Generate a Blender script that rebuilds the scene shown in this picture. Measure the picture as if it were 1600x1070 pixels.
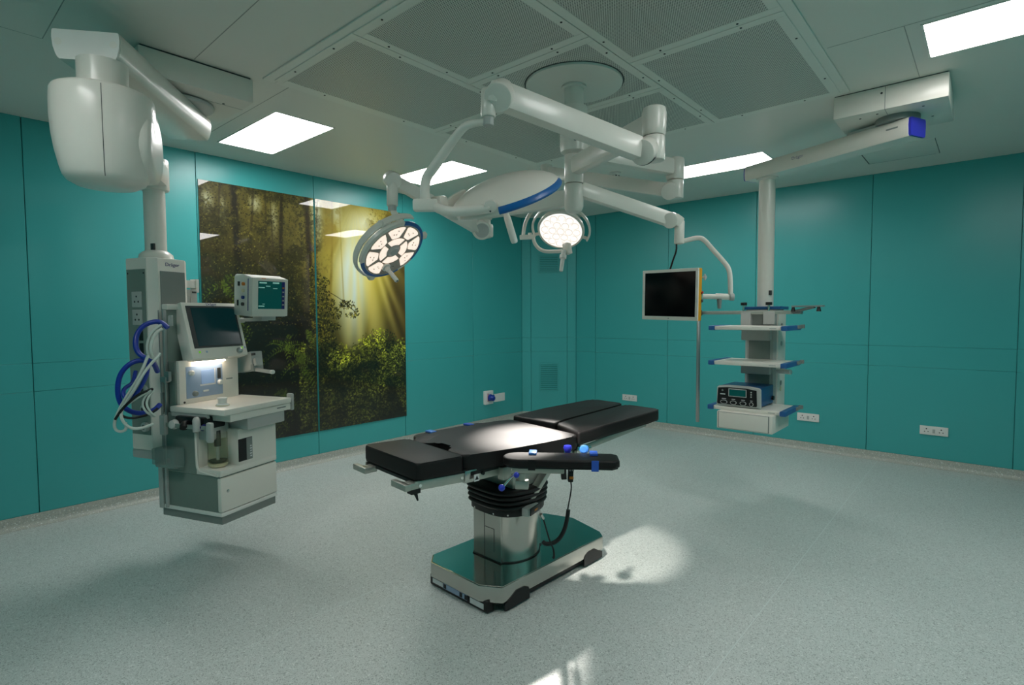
import bpy, bmesh, math, random
import numpy as np
from mathutils import Vector, Matrix

for o in list(bpy.data.objects):
    bpy.data.objects.remove(o)
SC = bpy.context.scene
COL = SC.collection
PI = math.pi
R_ = math.radians

# ------------------------------------------------------------------ camera, world, exposure
cam_d = bpy.data.cameras.new('camera')
cam = bpy.data.objects.new('camera', cam_d)
COL.objects.link(cam)
rot = Matrix([[0.7529238, -0.0286223, 0.657485], [0.6580881, 0.0404674, -0.7518527], [-0.0050869, 0.9987708, 0.0493049]])
cam.matrix_world = Matrix.Translation((0, 0, 1.5455)) @ rot.to_4x4()
cam_d.sensor_width = 36.0
cam_d.lens = 19.2569
cam_d.clip_start = 0.02
SC.camera = cam
w = bpy.data.worlds.new('world')
w.use_nodes = True
w.node_tree.nodes['Background'].inputs[0].default_value = (0.0, 0.0, 0.0, 1)
w.node_tree.nodes['Background'].inputs[1].default_value = 0.0
SC.world = w
SC.view_settings.view_transform = 'Standard'
SC.view_settings.look = 'None'
SC.view_settings.exposure = 0.0
SC.view_settings.gamma = 1.0
SC.view_settings.use_curve_mapping = False
PANEL_EMIT = 15.5      # ceiling light panels
LAMP_WATTS = 100.0     # surgical lamp beams

# ------------------------------------------------------------------ materials
MATS = {}
def s2l(c):
    return tuple(((v / 255) / 12.92 if v / 255 <= 0.04045 else ((v / 255 + 0.055) / 1.055) ** 2.4) for v in c)

def mat(name, rgb, rough=0.5, metal=0.0, spec=0.5, vary=0.06, scale=18.0, bump=0.0, coat=0.0, emit=None, estr=0.0,
        trans=0.0, alpha=1.0, ior=1.45, aniso=0.0):
    m = bpy.data.materials.new(name)
    m.use_nodes = True
    nt = m.node_tree
    b = nt.nodes['Principled BSDF']
    c = (*s2l(rgb), 1)
    tc = nt.nodes.new('ShaderNodeTexCoord')
    nz = nt.nodes.new('ShaderNodeTexNoise')
    nz.inputs['Scale'].default_value = scale
    nz.inputs['Detail'].default_value = 3
    nt.links.new(tc.outputs['Object'], nz.inputs['Vector'])
    mr = nt.nodes.new('ShaderNodeMapRange')
    mr.inputs['To Min'].default_value = 1 - vary
    mr.inputs['To Max'].default_value = 1 + vary
    nt.links.new(nz.outputs['Fac'], mr.inputs['Value'])
    mx = nt.nodes.new('ShaderNodeVectorMath')
    mx.operation = 'SCALE'
    mx.inputs[0].default_value = c[:3]
    nt.links.new(mr.outputs[0], mx.inputs['Scale'])
    nt.links.new(mx.outputs[0], b.inputs['Base Color'])
    b.inputs['Roughness'].default_value = rough
    b.inputs['Metallic'].default_value = metal
    b.inputs['Specular IOR Level'].default_value = spec
    b.inputs['Coat Weight'].default_value = coat
    b.inputs['Coat Roughness'].default_value = 0.05
    b.inputs['Transmission Weight'].default_value = trans
    b.inputs['Alpha'].default_value = alpha
    b.inputs['IOR'].default_value = ior
    if bump:
        bp = nt.nodes.new('ShaderNodeBump')
        bp.inputs['Strength'].default_value = bump
        bp.inputs['Distance'].default_value = 0.002
        nt.links.new(nz.outputs['Fac'], bp.inputs['Height'])
        nt.links.new(bp.outputs[0], b.inputs['Normal'])
    if emit:
        b.inputs['Emission Color'].default_value = (*s2l(emit), 1)
        b.inputs['Emission Strength'].default_value = estr
    MATS[name] = m
    return m

mat('teal', (66, 166, 165), 0.30, vary=0.03, scale=1.5, spec=0.5)
mat('teal_joint', (40, 132, 130), 0.5)
mat('ceiling_paint', (224, 221, 212), 0.42, vary=0.02, scale=1.0)
mat('ceiling_line', (158, 160, 152), 0.6)
mat('frame_paint', (228, 226, 217), 0.4, vary=0.02)
mat('screw_black', (26, 26, 26), 0.5)
mat('white_paint', (222, 218, 208), 0.30, vary=0.02, coat=0.15)
mat('white_plastic', (222, 221, 215), 0.4, vary=0.02)
mat('warm_white', (226, 222, 212), 0.35, vary=0.02)
mat('light_grey', (176, 178, 174), 0.42, vary=0.03)
mat('mid_grey', (128, 134, 130), 0.45, vary=0.03)
mat('green_grey', (118, 132, 124), 0.45, vary=0.03)
mat('dark_grey', (58, 60, 60), 0.45)
mat('black_plastic', (18, 18, 19), 0.38)
mat('rubber', (14, 14, 15), 0.5, bump=0.2)
mat('leather', (27, 25, 25), 0.5, vary=0.08, scale=120, bump=0.12, spec=0.3)
mat('steel', (196, 194, 188), 0.22, metal=1.0, vary=0.04, scale=40)
mat('steel_top', (196, 194, 188), 0.16, metal=1.0, vary=0.05, scale=6)
mat('steel_rail', (182, 185, 176), 0.38, metal=0.75, vary=0.05, scale=30)
mat('alu', (168, 170, 168), 0.35, metal=0.8, vary=0.04)
mat('chrome', (225, 225, 222), 0.1, metal=1.0)
mat('blue_knob', (40, 60, 190), 0.35)
mat('light_blue', (70, 130, 215), 0.35)
mat('blue_strap', (46, 92, 190), 0.6)
mat('blue_cap', (48, 52, 176), 0.3)
mat('lamp_blue', (16, 92, 158), 0.35)
mat('shelf_blue', (40, 92, 150), 0.4)
mat('device_blue', (32, 84, 136), 0.4, vary=0.05)
mat('hose_blue', (18, 52, 150), 0.35)
mat('hose_white', (196, 204, 196), 0.35)
mat('screen_black', (5, 6, 7), 0.12, vary=0.0, spec=0.22)
mat('screen_teal', (8, 26, 30), 0.18, vary=0.0, spec=0.25, emit=(10, 60, 62), estr=0.25)
mat('screen_green', (8, 46, 44), 0.1, vary=0.0, emit=(10, 70, 66), estr=0.55)
mat('screen_text', (200, 235, 225), 0.4, emit=(150, 215, 200), estr=0.2)
mat('panel_blue', (150, 170, 196), 0.35)
mat('lcd_blue', (150, 176, 214), 0.2, emit=(130, 165, 210), estr=0.15)
mat('led_green', (120, 190, 40), 0.3, emit=(120, 200, 40), estr=0.4)
mat('ink_blue', (36, 40, 120), 0.5)
mat('ink_black', (20, 20, 24), 0.5)
mat('ink_white', (215, 215, 215), 0.5)
mat('orange', (215, 130, 40), 0.5)
mat('red', (170, 40, 36), 0.5)
mat('yellow_edge', (214, 150, 24), 0.4)
mat('cream', (224, 214, 182), 0.5)
mat('socket_white', (226, 224, 220), 0.35, vary=0.01)
mat('panel_light', (255, 255, 255), 0.5, vary=0.0, emit=(255, 253, 251), estr=PANEL_EMIT)
mat('work_light', (255, 255, 255), 0.5, vary=0.0, emit=(255, 236, 214), estr=14.0)
mat('lens_plate', (168, 156, 146), 0.25, vary=0.05)
mat('lamp_window', (255, 246, 236), 0.3, vary=0.0, emit=(255, 230, 212), estr=0.85)
mat('lamp_full', (170, 166, 160), 0.3, vary=0.0, emit=(255, 248, 240), estr=1.05)
mat('lamp_cell', (150, 144, 136), 0.3, vary=0.0, emit=(255, 236, 220), estr=0.55)
mat('jar', (206, 212, 170), 0.08, trans=0.8, ior=1.1, alpha=0.45)
mat('clear_box', (170, 190, 184), 0.15, trans=0.5, ior=1.1, alpha=0.7)

def floor_mat():
    m = bpy.data.materials.new('vinyl_floor')
    m.use_nodes = True
    nt = m.node_tree
    b = nt.nodes['Principled BSDF']
    tc = nt.nodes.new('ShaderNodeTexCoord')
    def chip(scale, lo, hi):
        v = nt.nodes.new('ShaderNodeTexVoronoi')
        v.inputs['Scale'].default_value = scale
        nt.links.new(tc.outputs['Object'], v.inputs['Vector'])
        sp = nt.nodes.new('ShaderNodeSeparateColor')
        nt.links.new(v.outputs['Color'], sp.inputs[0])
        r = nt.nodes.new('ShaderNodeMapRange')
        r.inputs['From Min'].default_value = lo
        r.inputs['From Max'].default_value = hi
        nt.links.new(sp.outputs[0], r.inputs['Value'])
        return r
    n1 = nt.nodes.new('ShaderNodeTexNoise')
    n1.inputs['Scale'].default_value = 260
    n1.inputs['Detail'].default_value = 2
    nt.links.new(tc.outputs['Object'], n1.inputs['Vector'])
    cr = nt.nodes.new('ShaderNodeValToRGB')
    cr.color_ramp.elements[0].position = 0.35
    cr.color_ramp.elements[0].color = (*s2l((172, 181, 177)), 1)
    cr.color_ramp.elements[1].position = 0.7
    cr.color_ramp.elements[1].color = (*s2l((212, 217, 213)), 1)
    nt.links.new(n1.outputs['Fac'], cr.inputs[0])
    a = chip(210, 0.80, 0.9)
    mx = nt.nodes.new('ShaderNodeMix')
    mx.data_type = 'RGBA'
    mx.inputs[7].default_value = (*s2l((150, 158, 154)), 1)
    nt.links.new(a.outputs[0], mx.inputs[0])
    nt.links.new(cr.outputs[0], mx.inputs[6])
    a2 = chip(160, 0.93, 0.97)
    m2 = nt.nodes.new('ShaderNodeMix')
    m2.data_type = 'RGBA'
    m2.inputs[7].default_value = (*s2l((212, 217, 213)), 1)
    nt.links.new(a2.outputs[0], m2.inputs[0])
    nt.links.new(mx.outputs[2], m2.inputs[6])
    nt.links.new(m2.outputs[2], b.inputs['Base Color'])
    n2 = nt.nodes.new('ShaderNodeTexNoise')
    n2.inputs['Scale'].default_value = 3
    nt.links.new(tc.outputs['Object'], n2.inputs['Vector'])
    r = nt.nodes.new('ShaderNodeMapRange')
    r.inputs['To Min'].default_value = 0.33
    r.inputs['To Max'].default_value = 0.45
    nt.links.new(n2.outputs['Fac'], r.inputs['Value'])
    nt.links.new(r.outputs[0], b.inputs['Roughness'])
    MATS['vinyl_floor'] = m
floor_mat()

def cove_mat():
    m = MATS['vinyl_floor'].copy()
    m.name = 'vinyl_cove'
    for n in m.node_tree.nodes:
        if n.type == 'VALTORGB':
            n.color_ramp.elements[0].color = (*s2l((160, 164, 156)), 1)
            n.color_ramp.elements[1].color = (*s2l((190, 190, 178)), 1)
    MATS['vinyl_cove'] = m
cove_mat()

def perforated_mat():
    m = bpy.data.materials.new('perforated')
    m.use_nodes = True
    nt = m.node_tree
    b = nt.nodes['Principled BSDF']
    tc = nt.nodes.new('ShaderNodeTexCoord')
    def dots(off):
        mp = nt.nodes.new('ShaderNodeMapping')
        mp.inputs['Scale'].default_value = (1 / 0.0122, 1 / 0.0211, 0)
        mp.inputs['Location'].default_value = off
        nt.links.new(tc.outputs['Object'], mp.inputs['Vector'])
        fr = nt.nodes.new('ShaderNodeVectorMath')
        fr.operation = 'FRACTION'
        nt.links.new(mp.outputs[0], fr.inputs[0])
        sb = nt.nodes.new('ShaderNodeVectorMath')
        sb.operation = 'SUBTRACT'
        sb.inputs[1].default_value = (0.5, 0.5, 0)
        nt.links.new(fr.outputs[0], sb.inputs[0])
        ml = nt.nodes.new('ShaderNodeVectorMath')
        ml.operation = 'MULTIPLY'
        ml.inputs[1].default_value = (1.22, 2.11, 0)
        nt.links.new(sb.outputs[0], ml.inputs[0])
        ln = nt.nodes.new('ShaderNodeVectorMath')
        ln.operation = 'LENGTH'
        nt.links.new(ml.outputs[0], ln.inputs[0])
        lt = nt.nodes.new('ShaderNodeMath')
        lt.operation = 'LESS_THAN'
        lt.inputs[1].default_value = 0.36
        nt.links.new(ln.outputs['Value'], lt.inputs[0])
        return lt
    d1, d2 = dots((0, 0, 0)), dots((0.5, 0.5, 0))
    ad = nt.nodes.new('ShaderNodeMath')
    ad.operation = 'MAXIMUM'
    nt.links.new(d1.outputs[0], ad.inputs[0])
    nt.links.new(d2.outputs[0], ad.inputs[1])
    mx = nt.nodes.new('ShaderNodeMix')
    mx.data_type = 'RGBA'
    mx.inputs[6].default_value = (*s2l((216, 214, 205)), 1)
    mx.inputs[7].default_value = (*s2l((66, 68, 66)), 1)
    nt.links.new(ad.outputs[0], mx.inputs[0])
    nt.links.new(mx.outputs[2], b.inputs['Base Color'])
    b.inputs['Roughness'].default_value = 0.45
    MATS['perforated'] = m
perforated_mat()

# ------------------------------------------------------------------ mesh helpers
def V(p):
    return Vector(p)

def frame_z(n, xhint=None):
    z = V(n).normalized()
    if xhint is None:
        xhint = (0, 0, 1) if abs(z.z) < 0.9 else (1, 0, 0)
        x = V(xhint).cross(z).normalized()
    else:
        x = V(xhint)
        x = (x - z * x.dot(z)).normalized()
    y = z.cross(x)
    return Matrix(((x.x, y.x, z.x), (x.y, y.y, z.y), (x.z, y.z, z.z)))

def at_mat(p, m3=None):
    return Matrix.Translation(V(p)) @ (m3.to_4x4() if m3 else Matrix.Identity(4))

def rz(a):
    return Matrix.Rotation(R_(a), 4, 'Z')

class MB:
    """collects shapes (world or local coordinates) for ONE mesh"""
    def __init__(s, M=None):
        s.bm = bmesh.new()
        s.M = M or Matrix.Identity(4)
    def _x(s, verts, M):
        bmesh.ops.transform(s.bm, matrix=s.M @ M, verts=verts)
    def box(s, c, size, bev=0.0, M=None, seg=2):
        r = bmesh.ops.create_cube(s.bm, size=1.0)
        vs = r['verts']
        bmesh.ops.scale(s.bm, vec=V(size), verts=vs)
        bmesh.ops.translate(s.bm, vec=V(c), verts=vs)
        if bev > 0:
            bev = min(bev, min(size) * 0.49)
            es = list({e for v in vs for e in v.link_edges})
            r2 = bmesh.ops.bevel(s.bm, geom=es, offset=bev, segments=seg, profile=0.6, affect='EDGES')
            vs = list({v for f in r2['faces'] for v in f.verts} | {v for v in vs if v.is_valid})
            seen = set(vs)
            st = list(vs)
            while st:
                v = st.pop()
                for e in v.link_edges:
                    o = e.other_vert(v)
                    if o not in seen:
                        seen.add(o); st.append(o)
            vs = list(seen)
        s._x(vs, M or Matrix.Identity(4))
        return s
    def box2(s, a, b, bev=0.0, M=None, seg=2):
        a, b = V(a), V(b)
        return s.box((a + b) / 2, [abs(x) for x in (b - a)], bev, M, seg)
    def beam(s, p0, p1, w_, h_, bev=0.01, up=(0, 0, 1), ext=0.0, taper=1.0, seg=2):
        p0, p1 = V(p0), V(p1)
        d = p1 - p0
        L = d.length
        z = d.normalized()
        x = V(up).cross(z)
        if x.length < 1e-4:
            x = V((1, 0, 0))
        x.normalize()
        y = z.cross(x)
        m = Matrix(((x.x, y.x, z.x), (x.y, y.y, z.y), (x.z, y.z, z.z))).to_4x4()
        n0 = len(s.bm.verts)
        before = set(s.bm.verts)
        keep = s.M
        s.M = Matrix.Identity(4)
        s.box((0, 0, L / 2), (w_, h_, L + 2 * ext), bev, seg=seg)
        s.M = keep
        vs = [v for v in s.bm.verts if v not in before]
        if taper != 1.0:
            for v in vs:
                t = max(0, min(1, v.co.z / L))
                k = 1 + (taper - 1) * t
                v.co.x *= k; v.co.y *= k
        s._x(vs, Matrix.Translation(p0) @ m)
        return s
    def cyl(s, p0, p1, r0, r1=None, n=24, bev=0.0):
        r1 = r0 if r1 is None else r1
        p0, p1 = V(p0), V(p1)
        L = (p1 - p0).length
        if bev > 0:
            return s.lathe([(0, 0), (r0 - bev, 0), (r0 - bev * .3, bev * .3), (r0, bev), (r1, L - bev), (r1 - bev * .3, L - bev * .3), (r1 - bev, L), (0, L)], p0, p1 - p0, n)
        return s.lathe([(0, 0), (r0, 0), (r1, L), (0, L)], p0, p1 - p0, n)
    def lathe(s, prof, o, axis, n=32, a0=0.0, a1=None, xhint=None):
        m = frame_z(axis, xhint).to_4x4()
        m.translation = V(o)
        full = a1 is None
        k = n if full else n + 1
        rings = []
        for r, z in prof:
            if r < 1e-6 and full:
                rings.append([s.bm.verts.new((0, 0, z))])
            else:
                ring = []
                for i in range(k):
                    a = a0 + ((a1 - a0) if not full else 2 * PI) * i / n
                    ring.append(s.bm.verts.new((r * math.cos(a), r * math.sin(a), z)))
                rings.append(ring)
        for A, B in zip(rings[:-1], rings[1:]):
            m_ = n if full else n
            for i in range(m_):
                j = (i + 1) % k if full else i + 1
                if len(A) == 1 and len(B) == 1:
                    continue
                if len(A) == 1:
                    s.bm.faces.new((A[0], B[j], B[i]))
                elif len(B) == 1:
                    s.bm.faces.new((A[i], A[j], B[0]))
                else:
                    s.bm.faces.new((A[i], A[j], B[j], B[i]))
        s._x([v for r in rings for v in r], m)
        return s
    def arc_band(s, prof, o, axis, a0, a1, n=24, xhint=None):
        """closed profile [(r,z)...] swept from a0 to a1 (radians), capped"""
        m = frame_z(axis, xhint).to_4x4()
        m.translation = V(o)
        rings = []
        for i in range(n + 1):
            a = a0 + (a1 - a0) * i / n
            rings.append([s.bm.verts.new((r * math.cos(a), r * math.sin(a), z)) for r, z in prof])
        L = len(prof)
        for A, B in zip(rings[:-1], rings[1:]):
            for i in range(L):
                j = (i + 1) % L
                s.bm.faces.new((A[i], B[i], B[j], A[j]))
        s.bm.faces.new(rings[0][::-1])
        s.bm.faces.new(rings[-1])
        s._x([v for r in rings for v in r], m)
        return s
    def tube(s, pts, r, n=12, smooth=0, closed=False):
        P = [V(p) for p in pts]
        for _ in range(smooth):
            Q = [P[0]] if not closed else []
            for a, b in zip(P[:-1], P[1:]):
                Q += [a * .75 + b * .25, a * .25 + b * .75]
            if closed:
                a, b = P[-1], P[0]
                Q += [a * .75 + b * .25, a * .25 + b * .75]
            else:
                Q.append(P[-1])
            P = Q
        rr = r if callable(r) else (lambda t: r)
        N = len(P)
        tang = []
        for i in range(N):
            a = P[i - 1] if (i > 0 or closed) else P[i]
            b = P[(i + 1) % N] if (i < N - 1 or closed) else P[i]
            tang.append((b - a).normalized())
        nrm = V((0, 0, 1)).cross(tang[0])
        if nrm.length < 1e-3:
            nrm = V((1, 0, 0)).cross(tang[0])
        nrm.normalize()
        rings = []
        for i in range(N):
            t = tang[i]
            nrm = (nrm - t * nrm.dot(t)).normalized()
            bn = t.cross(nrm)
            q = rr(i / max(1, N - 1))
            rings.append([s.bm.verts.new(P[i] + (nrm * math.cos(2 * PI * k / n) + bn * math.sin(2 * PI * k / n)) * q) for k in range(n)])
        pairs = list(zip(rings[:-1], rings[1:])) + ([(rings[-1], rings[0])] if closed else [])
        for A, B in pairs:
            for k in range(n):
                j = (k + 1) % n
                s.bm.faces.new((A[k], A[j], B[j], B[k]))
        if not closed:
            s.bm.faces.new(rings[0][::-1])
            s.bm.faces.new(rings[-1])
        s._x([v for r_ in rings for v in r_], Matrix.Identity(4))
        return s
    def prism(s, poly, z0, z1, M=None, bev=0.0, seg=2):
        """polygon (x,y) extruded z0..z1"""
        lo = [s.bm.verts.new((x, y, z0)) for x, y in poly]
        hi = [s.bm.verts.new((x, y, z1)) for x, y in poly]
        fs = [s.bm.faces.new(lo[::-1]), s.bm.faces.new(hi)]
        n = len(poly)
        for i in range(n):
            j = (i + 1) % n
            fs.append(s.bm.faces.new((lo[i], lo[j], hi[j], hi[i])))
        vs = lo + hi
        if bev > 0:
            es = list({e for f in (fs[0], fs[1]) for e in f.edges})
            r2 = bmesh.ops.bevel(s.bm, geom=es, offset=bev, segments=seg, profile=0.6, affect='EDGES')
            seen = {v for v in vs if v.is_valid} | {v for f in r2['faces'] for v in f.verts}
            st = list(seen)
            while st:
                v = st.pop()
                for e in v.link_edges:
                    o = e.other_vert(v)
                    if o not in seen:
                        seen.add(o); st.append(o)
            vs = list(seen)
        s._x(vs, M or Matrix.Identity(4))
        return s
    def quad(s, *pts):
        vs = [s.bm.verts.new(V(p)) for p in pts]
        s.bm.faces.new(vs)
        s._x(vs, Matrix.Identity(4))
        return s
    def sphere(s, c, r, n=16, scale=(1, 1, 1)):
        r_ = bmesh.ops.create_uvsphere(s.bm, u_segments=n, v_segments=max(6, n // 2), radius=r)
        bmesh.ops.scale(s.bm, vec=V(scale), verts=r_['verts'])
        bmesh.ops.translate(s.bm, vec=V(c), verts=r_['verts'])
        s._x(r_['verts'], Matrix.Identity(4))
        return s

def link(name, me, parent=None):
    o = bpy.data.objects.new(name, me)
    COL.objects.link(o)
    if parent is not None:
        o.parent = parent
    return o

def world_of(o):
    M = Matrix.Identity(4)
    while o is not None:
        M = o.matrix_basis @ M
        o = o.parent
    return M

def obj(name, mb, material, parent=None, local=False, smooth=True, ang=38, origin=None):
    """ONE mesh object; coordinates are world unless local=True (then in the parent's frame)"""
    bm = mb.bm
    bmesh.ops.recalc_face_normals(bm, faces=bm.faces)
    me = bpy.data.meshes.new(name)
    if parent is not None and not local:
        bmesh.ops.transform(bm, matrix=world_of(parent).inverted(), verts=bm.verts)
    if origin is not None:
        bmesh.ops.translate(bm, vec=-V(origin), verts=bm.verts)
    bm.to_mesh(me)
    bm.free()
    me.materials.append(MATS[material] if isinstance(material, str) else material)
    if smooth:
        me.polygons.foreach_set('use_smooth', [True] * len(me.polygons))
        me.set_sharp_from_angle(angle=R_(ang))
    o = link(name, me, parent)
    if origin is not None:
        o.location = origin
    return o

def tag(o, label=None, cat=None, group=None, kind=None):
    if label: o['label'] = label
    if cat: o['category'] = cat
    if group: o['group'] = group
    if kind: o['kind'] = kind
    return o

def thing(name, label, cat, loc=(0, 0, 0), rotz=0.0, group=None):
    o = bpy.data.objects.new(name, None)
    COL.objects.link(o)
    o.empty_display_size = 0.1
    o.location = loc
    o.rotation_euler = (0, 0, R_(rotz))
    return tag(o, label, cat, group)

def copy_tree(o, parent=None):
    c = o.copy()
    COL.objects.link(c)
    c.parent = parent
    for ch in o.children:
        copy_tree(ch, c)
    return c

def lettering(name, text, size, M, material, parent, squeeze=1.0):
    """flat print: text standing in the XY plane of M (world)"""
    cu = bpy.data.curves.new('t', 'FONT')
    cu.body = text
    cu.size = size
    cu.align_x = 'CENTER'
    cu.align_y = 'CENTER'
    cu.extrude = 0.0004
    t = bpy.data.objects.new('t', cu)
    COL.objects.link(t)
    bpy.context.view_layer.update()
    me = bpy.data.meshes.new_from_object(t.evaluated_get(bpy.context.evaluated_depsgraph_get()))
    bpy.data.objects.remove(t)
    me.name = name
    me.transform((world_of(parent).inverted() if parent else Matrix.Identity(4)) @ M @ Matrix.Diagonal((squeeze, 1, 1, 1)))
    me.materials.clear()
    me.materials.append(MATS[material])
    return link(name, me, parent)

def face_mat(p, n, up=(0, 0, 1)):
    """matrix whose XY plane faces along n with Y up, at p"""
    z = V(n).normalized()
    y = V(up)
    y = (y - z * y.dot(z)).normalized()
    x = y.cross(z)
    m = Matrix(((x.x, y.x, z.x), (x.y, y.y, z.y), (x.z, y.z, z.z))).to_4x4()
    m.translation = V(p)
    return m

# ------------------------------------------------------------------ the room
XL, YB, XR, YN, H, BB = -5.326, 6.861, 1.22, -1.15, 3.0, 0.09
C1, C2 = (-5.326, 6.319), (-4.714, 6.861)      # corner chamfer

fl = MB().box2((XL - .1, YN - .1, -.1), (XR + .1, YB + .1, 0))
floor = tag(obj('floor', fl, 'vinyl_floor'), kind='structure', label='pale grey speckled vinyl floor')
mat('weld', (205, 214, 210), 0.5)
for x in (-4.30, -2.58, -0.86, 0.86):
    obj('weld_seam', MB().box2((x - .002, YN, 0), (x + .002, YB - .03, .0006)), 'weld', floor)

def panel_wall(name, p0, p1, cuts, label, zcuts=(BB, 1.0, 1.21, H)):
    """wall from p0 to p1 (room on the left of p0->p1); panels between the cuts (metres along)"""
    p0, p1 = V((*p0, 0)), V((*p1, 0))
    d = (p1 - p0)
    L = d.length
    d.normalize()
    n = V((-d.y, d.x, 0))
    M = Matrix(((d.x, n.x, 0, p0.x), (d.y, n.y, 0, p0.y), (0, 0, 1, 0), (0, 0, 0, 1)))
    wl = tag(obj(name, MB(M).box2((-.02, -.11, 0), (L + .02, -.013, H)), 'teal_joint'), kind='structure', label=label)
    cs = [0.0] + [c for c in cuts if 0.02 < c < L - .02] + [L]
    for a, b in zip(cs[:-1], cs[1:]):
        for z0, z1 in zip(zcuts[:-1], zcuts[1:]):
            gz = 0.0004
            obj('wall_panel', MB(M).box2((a + .0022, -.014, z0 + (gz if z0 > BB else 0)), (b - .0022, 0, z1 - (gz if z1 < H else 0)), 0.002, seg=1), 'teal', wl)
    return wl, M

# room on the left of the direction of travel: go counter-clockwise (seen from above)
wl_left, ML = panel_wall('wall_left', (XL, C1[1]), (XL, YN), [C1[1] - y for y in (5.286, 4.117, 2.975, 1.858, 0.705, -0.46)], 'teal panelled wall carrying the forest picture')
wl_corner, MC = panel_wall('wall_corner', C2, C1, [0.135, 0.68], 'narrow teal panelled wall cutting the far corner')
wl_right, MR = panel_wall('wall_right', (XR, YB), C2, [XR - x for x in (0.19, -0.971, -2.13, -3.242, -4.372)], 'teal panelled wall behind the shelf pendant')
wl_side, MS = panel_wall('wall_side', (XR, YN), (XR, YB), [1.2, 2.4, 3.6, 4.8, 6.0, 7.2], 'teal panelled wall out of view on the right', zcuts=(BB, H))
wl_near, MN = panel_wall('wall_near', (XL, YN), (XR, YN), [1.2, 2.4, 3.6, 4.8, 6.0], 'teal panelled wall behind the camera', zcuts=(BB, H))

def skirting(name, p0, p1, label):
    p0, p1 = V((*p0, 0)), V((*p1, 0))
    d = p1 - p0
    L = d.length
    d.normalize()
    n = V((-d.y, d.x, 0))
    prof = [(0.001, BB), (0.004, BB), (0.005, BB - .006), (0.006, 0.04), (0.010, 0.022), (0.020, 0.009), (0.036, 0.002), (0.05, 0.0005), (0.001, 0.0005)]
    mb = MB(Matrix(((d.x, n.x, 0, p0.x), (d.y, n.y, 0, p0.y), (0, 0, 1, 0), (0, 0, 0, 1))))
    A = [mb.bm.verts.new((0, y, z)) for y, z in prof]
    B = [mb.bm.verts.new((L, y, z)) for y, z in prof]
    for i in range(len(prof)):
        j = (i + 1) % len(prof)
        mb.bm.faces.new((A[i], A[j], B[j], B[i]))
    mb.bm.faces.new(A); mb.bm.faces.new(B[::-1])
    mb._x(A + B, Matrix.Identity(4))
    return tag(obj(name, mb, 'vinyl_cove', ang=50), kind='structure', label=label)
skirting('baseboard_left', (XL, C1[1]), (XL, YN), 'speckled coved skirting under the picture wall')
skirting('baseboard_corner', C2, C1, 'speckled coved skirting across the far corner')
skirting('baseboard_right', (XR, YB), C2, 'speckled coved skirting under the right wall')
skirting('baseboard_side', (XR, YN), (XR, YB), 'speckled coved skirting out of view on the right')
skirting('baseboard_near', (XL, YN), (XR, YN), 'speckled coved skirting behind the camera')

ceil = tag(obj('ceiling', MB().box2((XL - .1, YN - .1, H), (XR + .1, YB + .1, H + .1)), 'ceiling_paint'), kind='structure', label='pale grey sheet ceiling with thin joints')
def ceil_joint(a, b, w_=0.004):
    obj('ceiling_joint', MB().beam((*a, H - .0004), (*b, H - .0004), w_, 0.001, 0), 'ceiling_line', ceil)
for a, b in (((-3.77, 0.60), (-2.6, 0.60)), ((-3.77, 0.60), (-3.77, -0.6)),
             ((-0.375, 3.46), (-0.375, 4.25)), ((-0.72, 3.46), (-0.375, 3.46)), ((-0.375, 3.46), (0.9, 3.46)),
             ((-4.95, 1.75), (-3.40, 1.75)), ((-3.43, 1.21), (-2.3, 1.185))):
    ceil_joint(a, b)
# hinged access panel near the right wall: a loose sheet in a dark gap
ap = obj('access_panel', MB().box2((-.93, 5.80, H - .003), (-.40, 6.36, H + .01), .002), 'ceiling_paint', ceil)
obj('access_panel_gap', MB().box2((-.94, 6.362, H - .0015), (-.42, 6.372, H + .01)).box2((-.942, 5.8, H - .0015), (-.934, 6.37, H + .01)).box2((-.396, 5.8, H - .0015), (-.392, 6.37, H + .01)), 'dark_grey', ap)

# ceiling light panels
def ceiling_light(x0, x1, y0, y1, label):
    t = thing('ceiling_light', label, 'light', ((x0 + x1) / 2, (y0 + y1) / 2, H), 0, 'flush ceiling light panels')
    f = MB()
    fw = .012
    f.box2((x0 - fw, y0 - fw, H - .004), (x1 + fw, y0, H + .004), .001, seg=1).box2((x0 - fw, y1, H - .004), (x1 + fw, y1 + fw, H + .004), .001, seg=1)
    f.box2((x0 - fw, y0, H - .004), (x0, y1, H + .004), .001, seg=1).box2((x1, y0, H - .004), (x1 + fw, y1, H + .004), .001, seg=1)
    obj('frame', f, 'frame_paint', t)
    obj('diffuser', MB().box2((x0, y0, H - .002), (x1, y1, H + .004)), 'panel_light', t)
ceiling_light(-4.88, -3.87, 1.89, 2.34, 'bright flat ceiling light beside the big white ceiling pendant on the left')
ceiling_light(-4.80, -3.86, 3.57, 4.05, 'bright flat ceiling light behind the thin bent lamp tube')
ceiling_light(-2.55, -1.59, 5.24, 5.68, 'bright flat ceiling light nearest the right wall, long and thin')
ceiling_light(-0.30, 0.68, 3.51, 3.97, 'bright flat ceiling light in the top right corner')

ceiling_light(-2.55, -1.59, -0.55, -0.10, 'flat ceiling light out of view above and beside the camera')  # added unseen panel, shifted back to soften the light on near surfaces
ceiling_light(-0.30, 0.68, 1.80, 2.25, 'flat ceiling light out of view above the right edge of the photograph')

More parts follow.
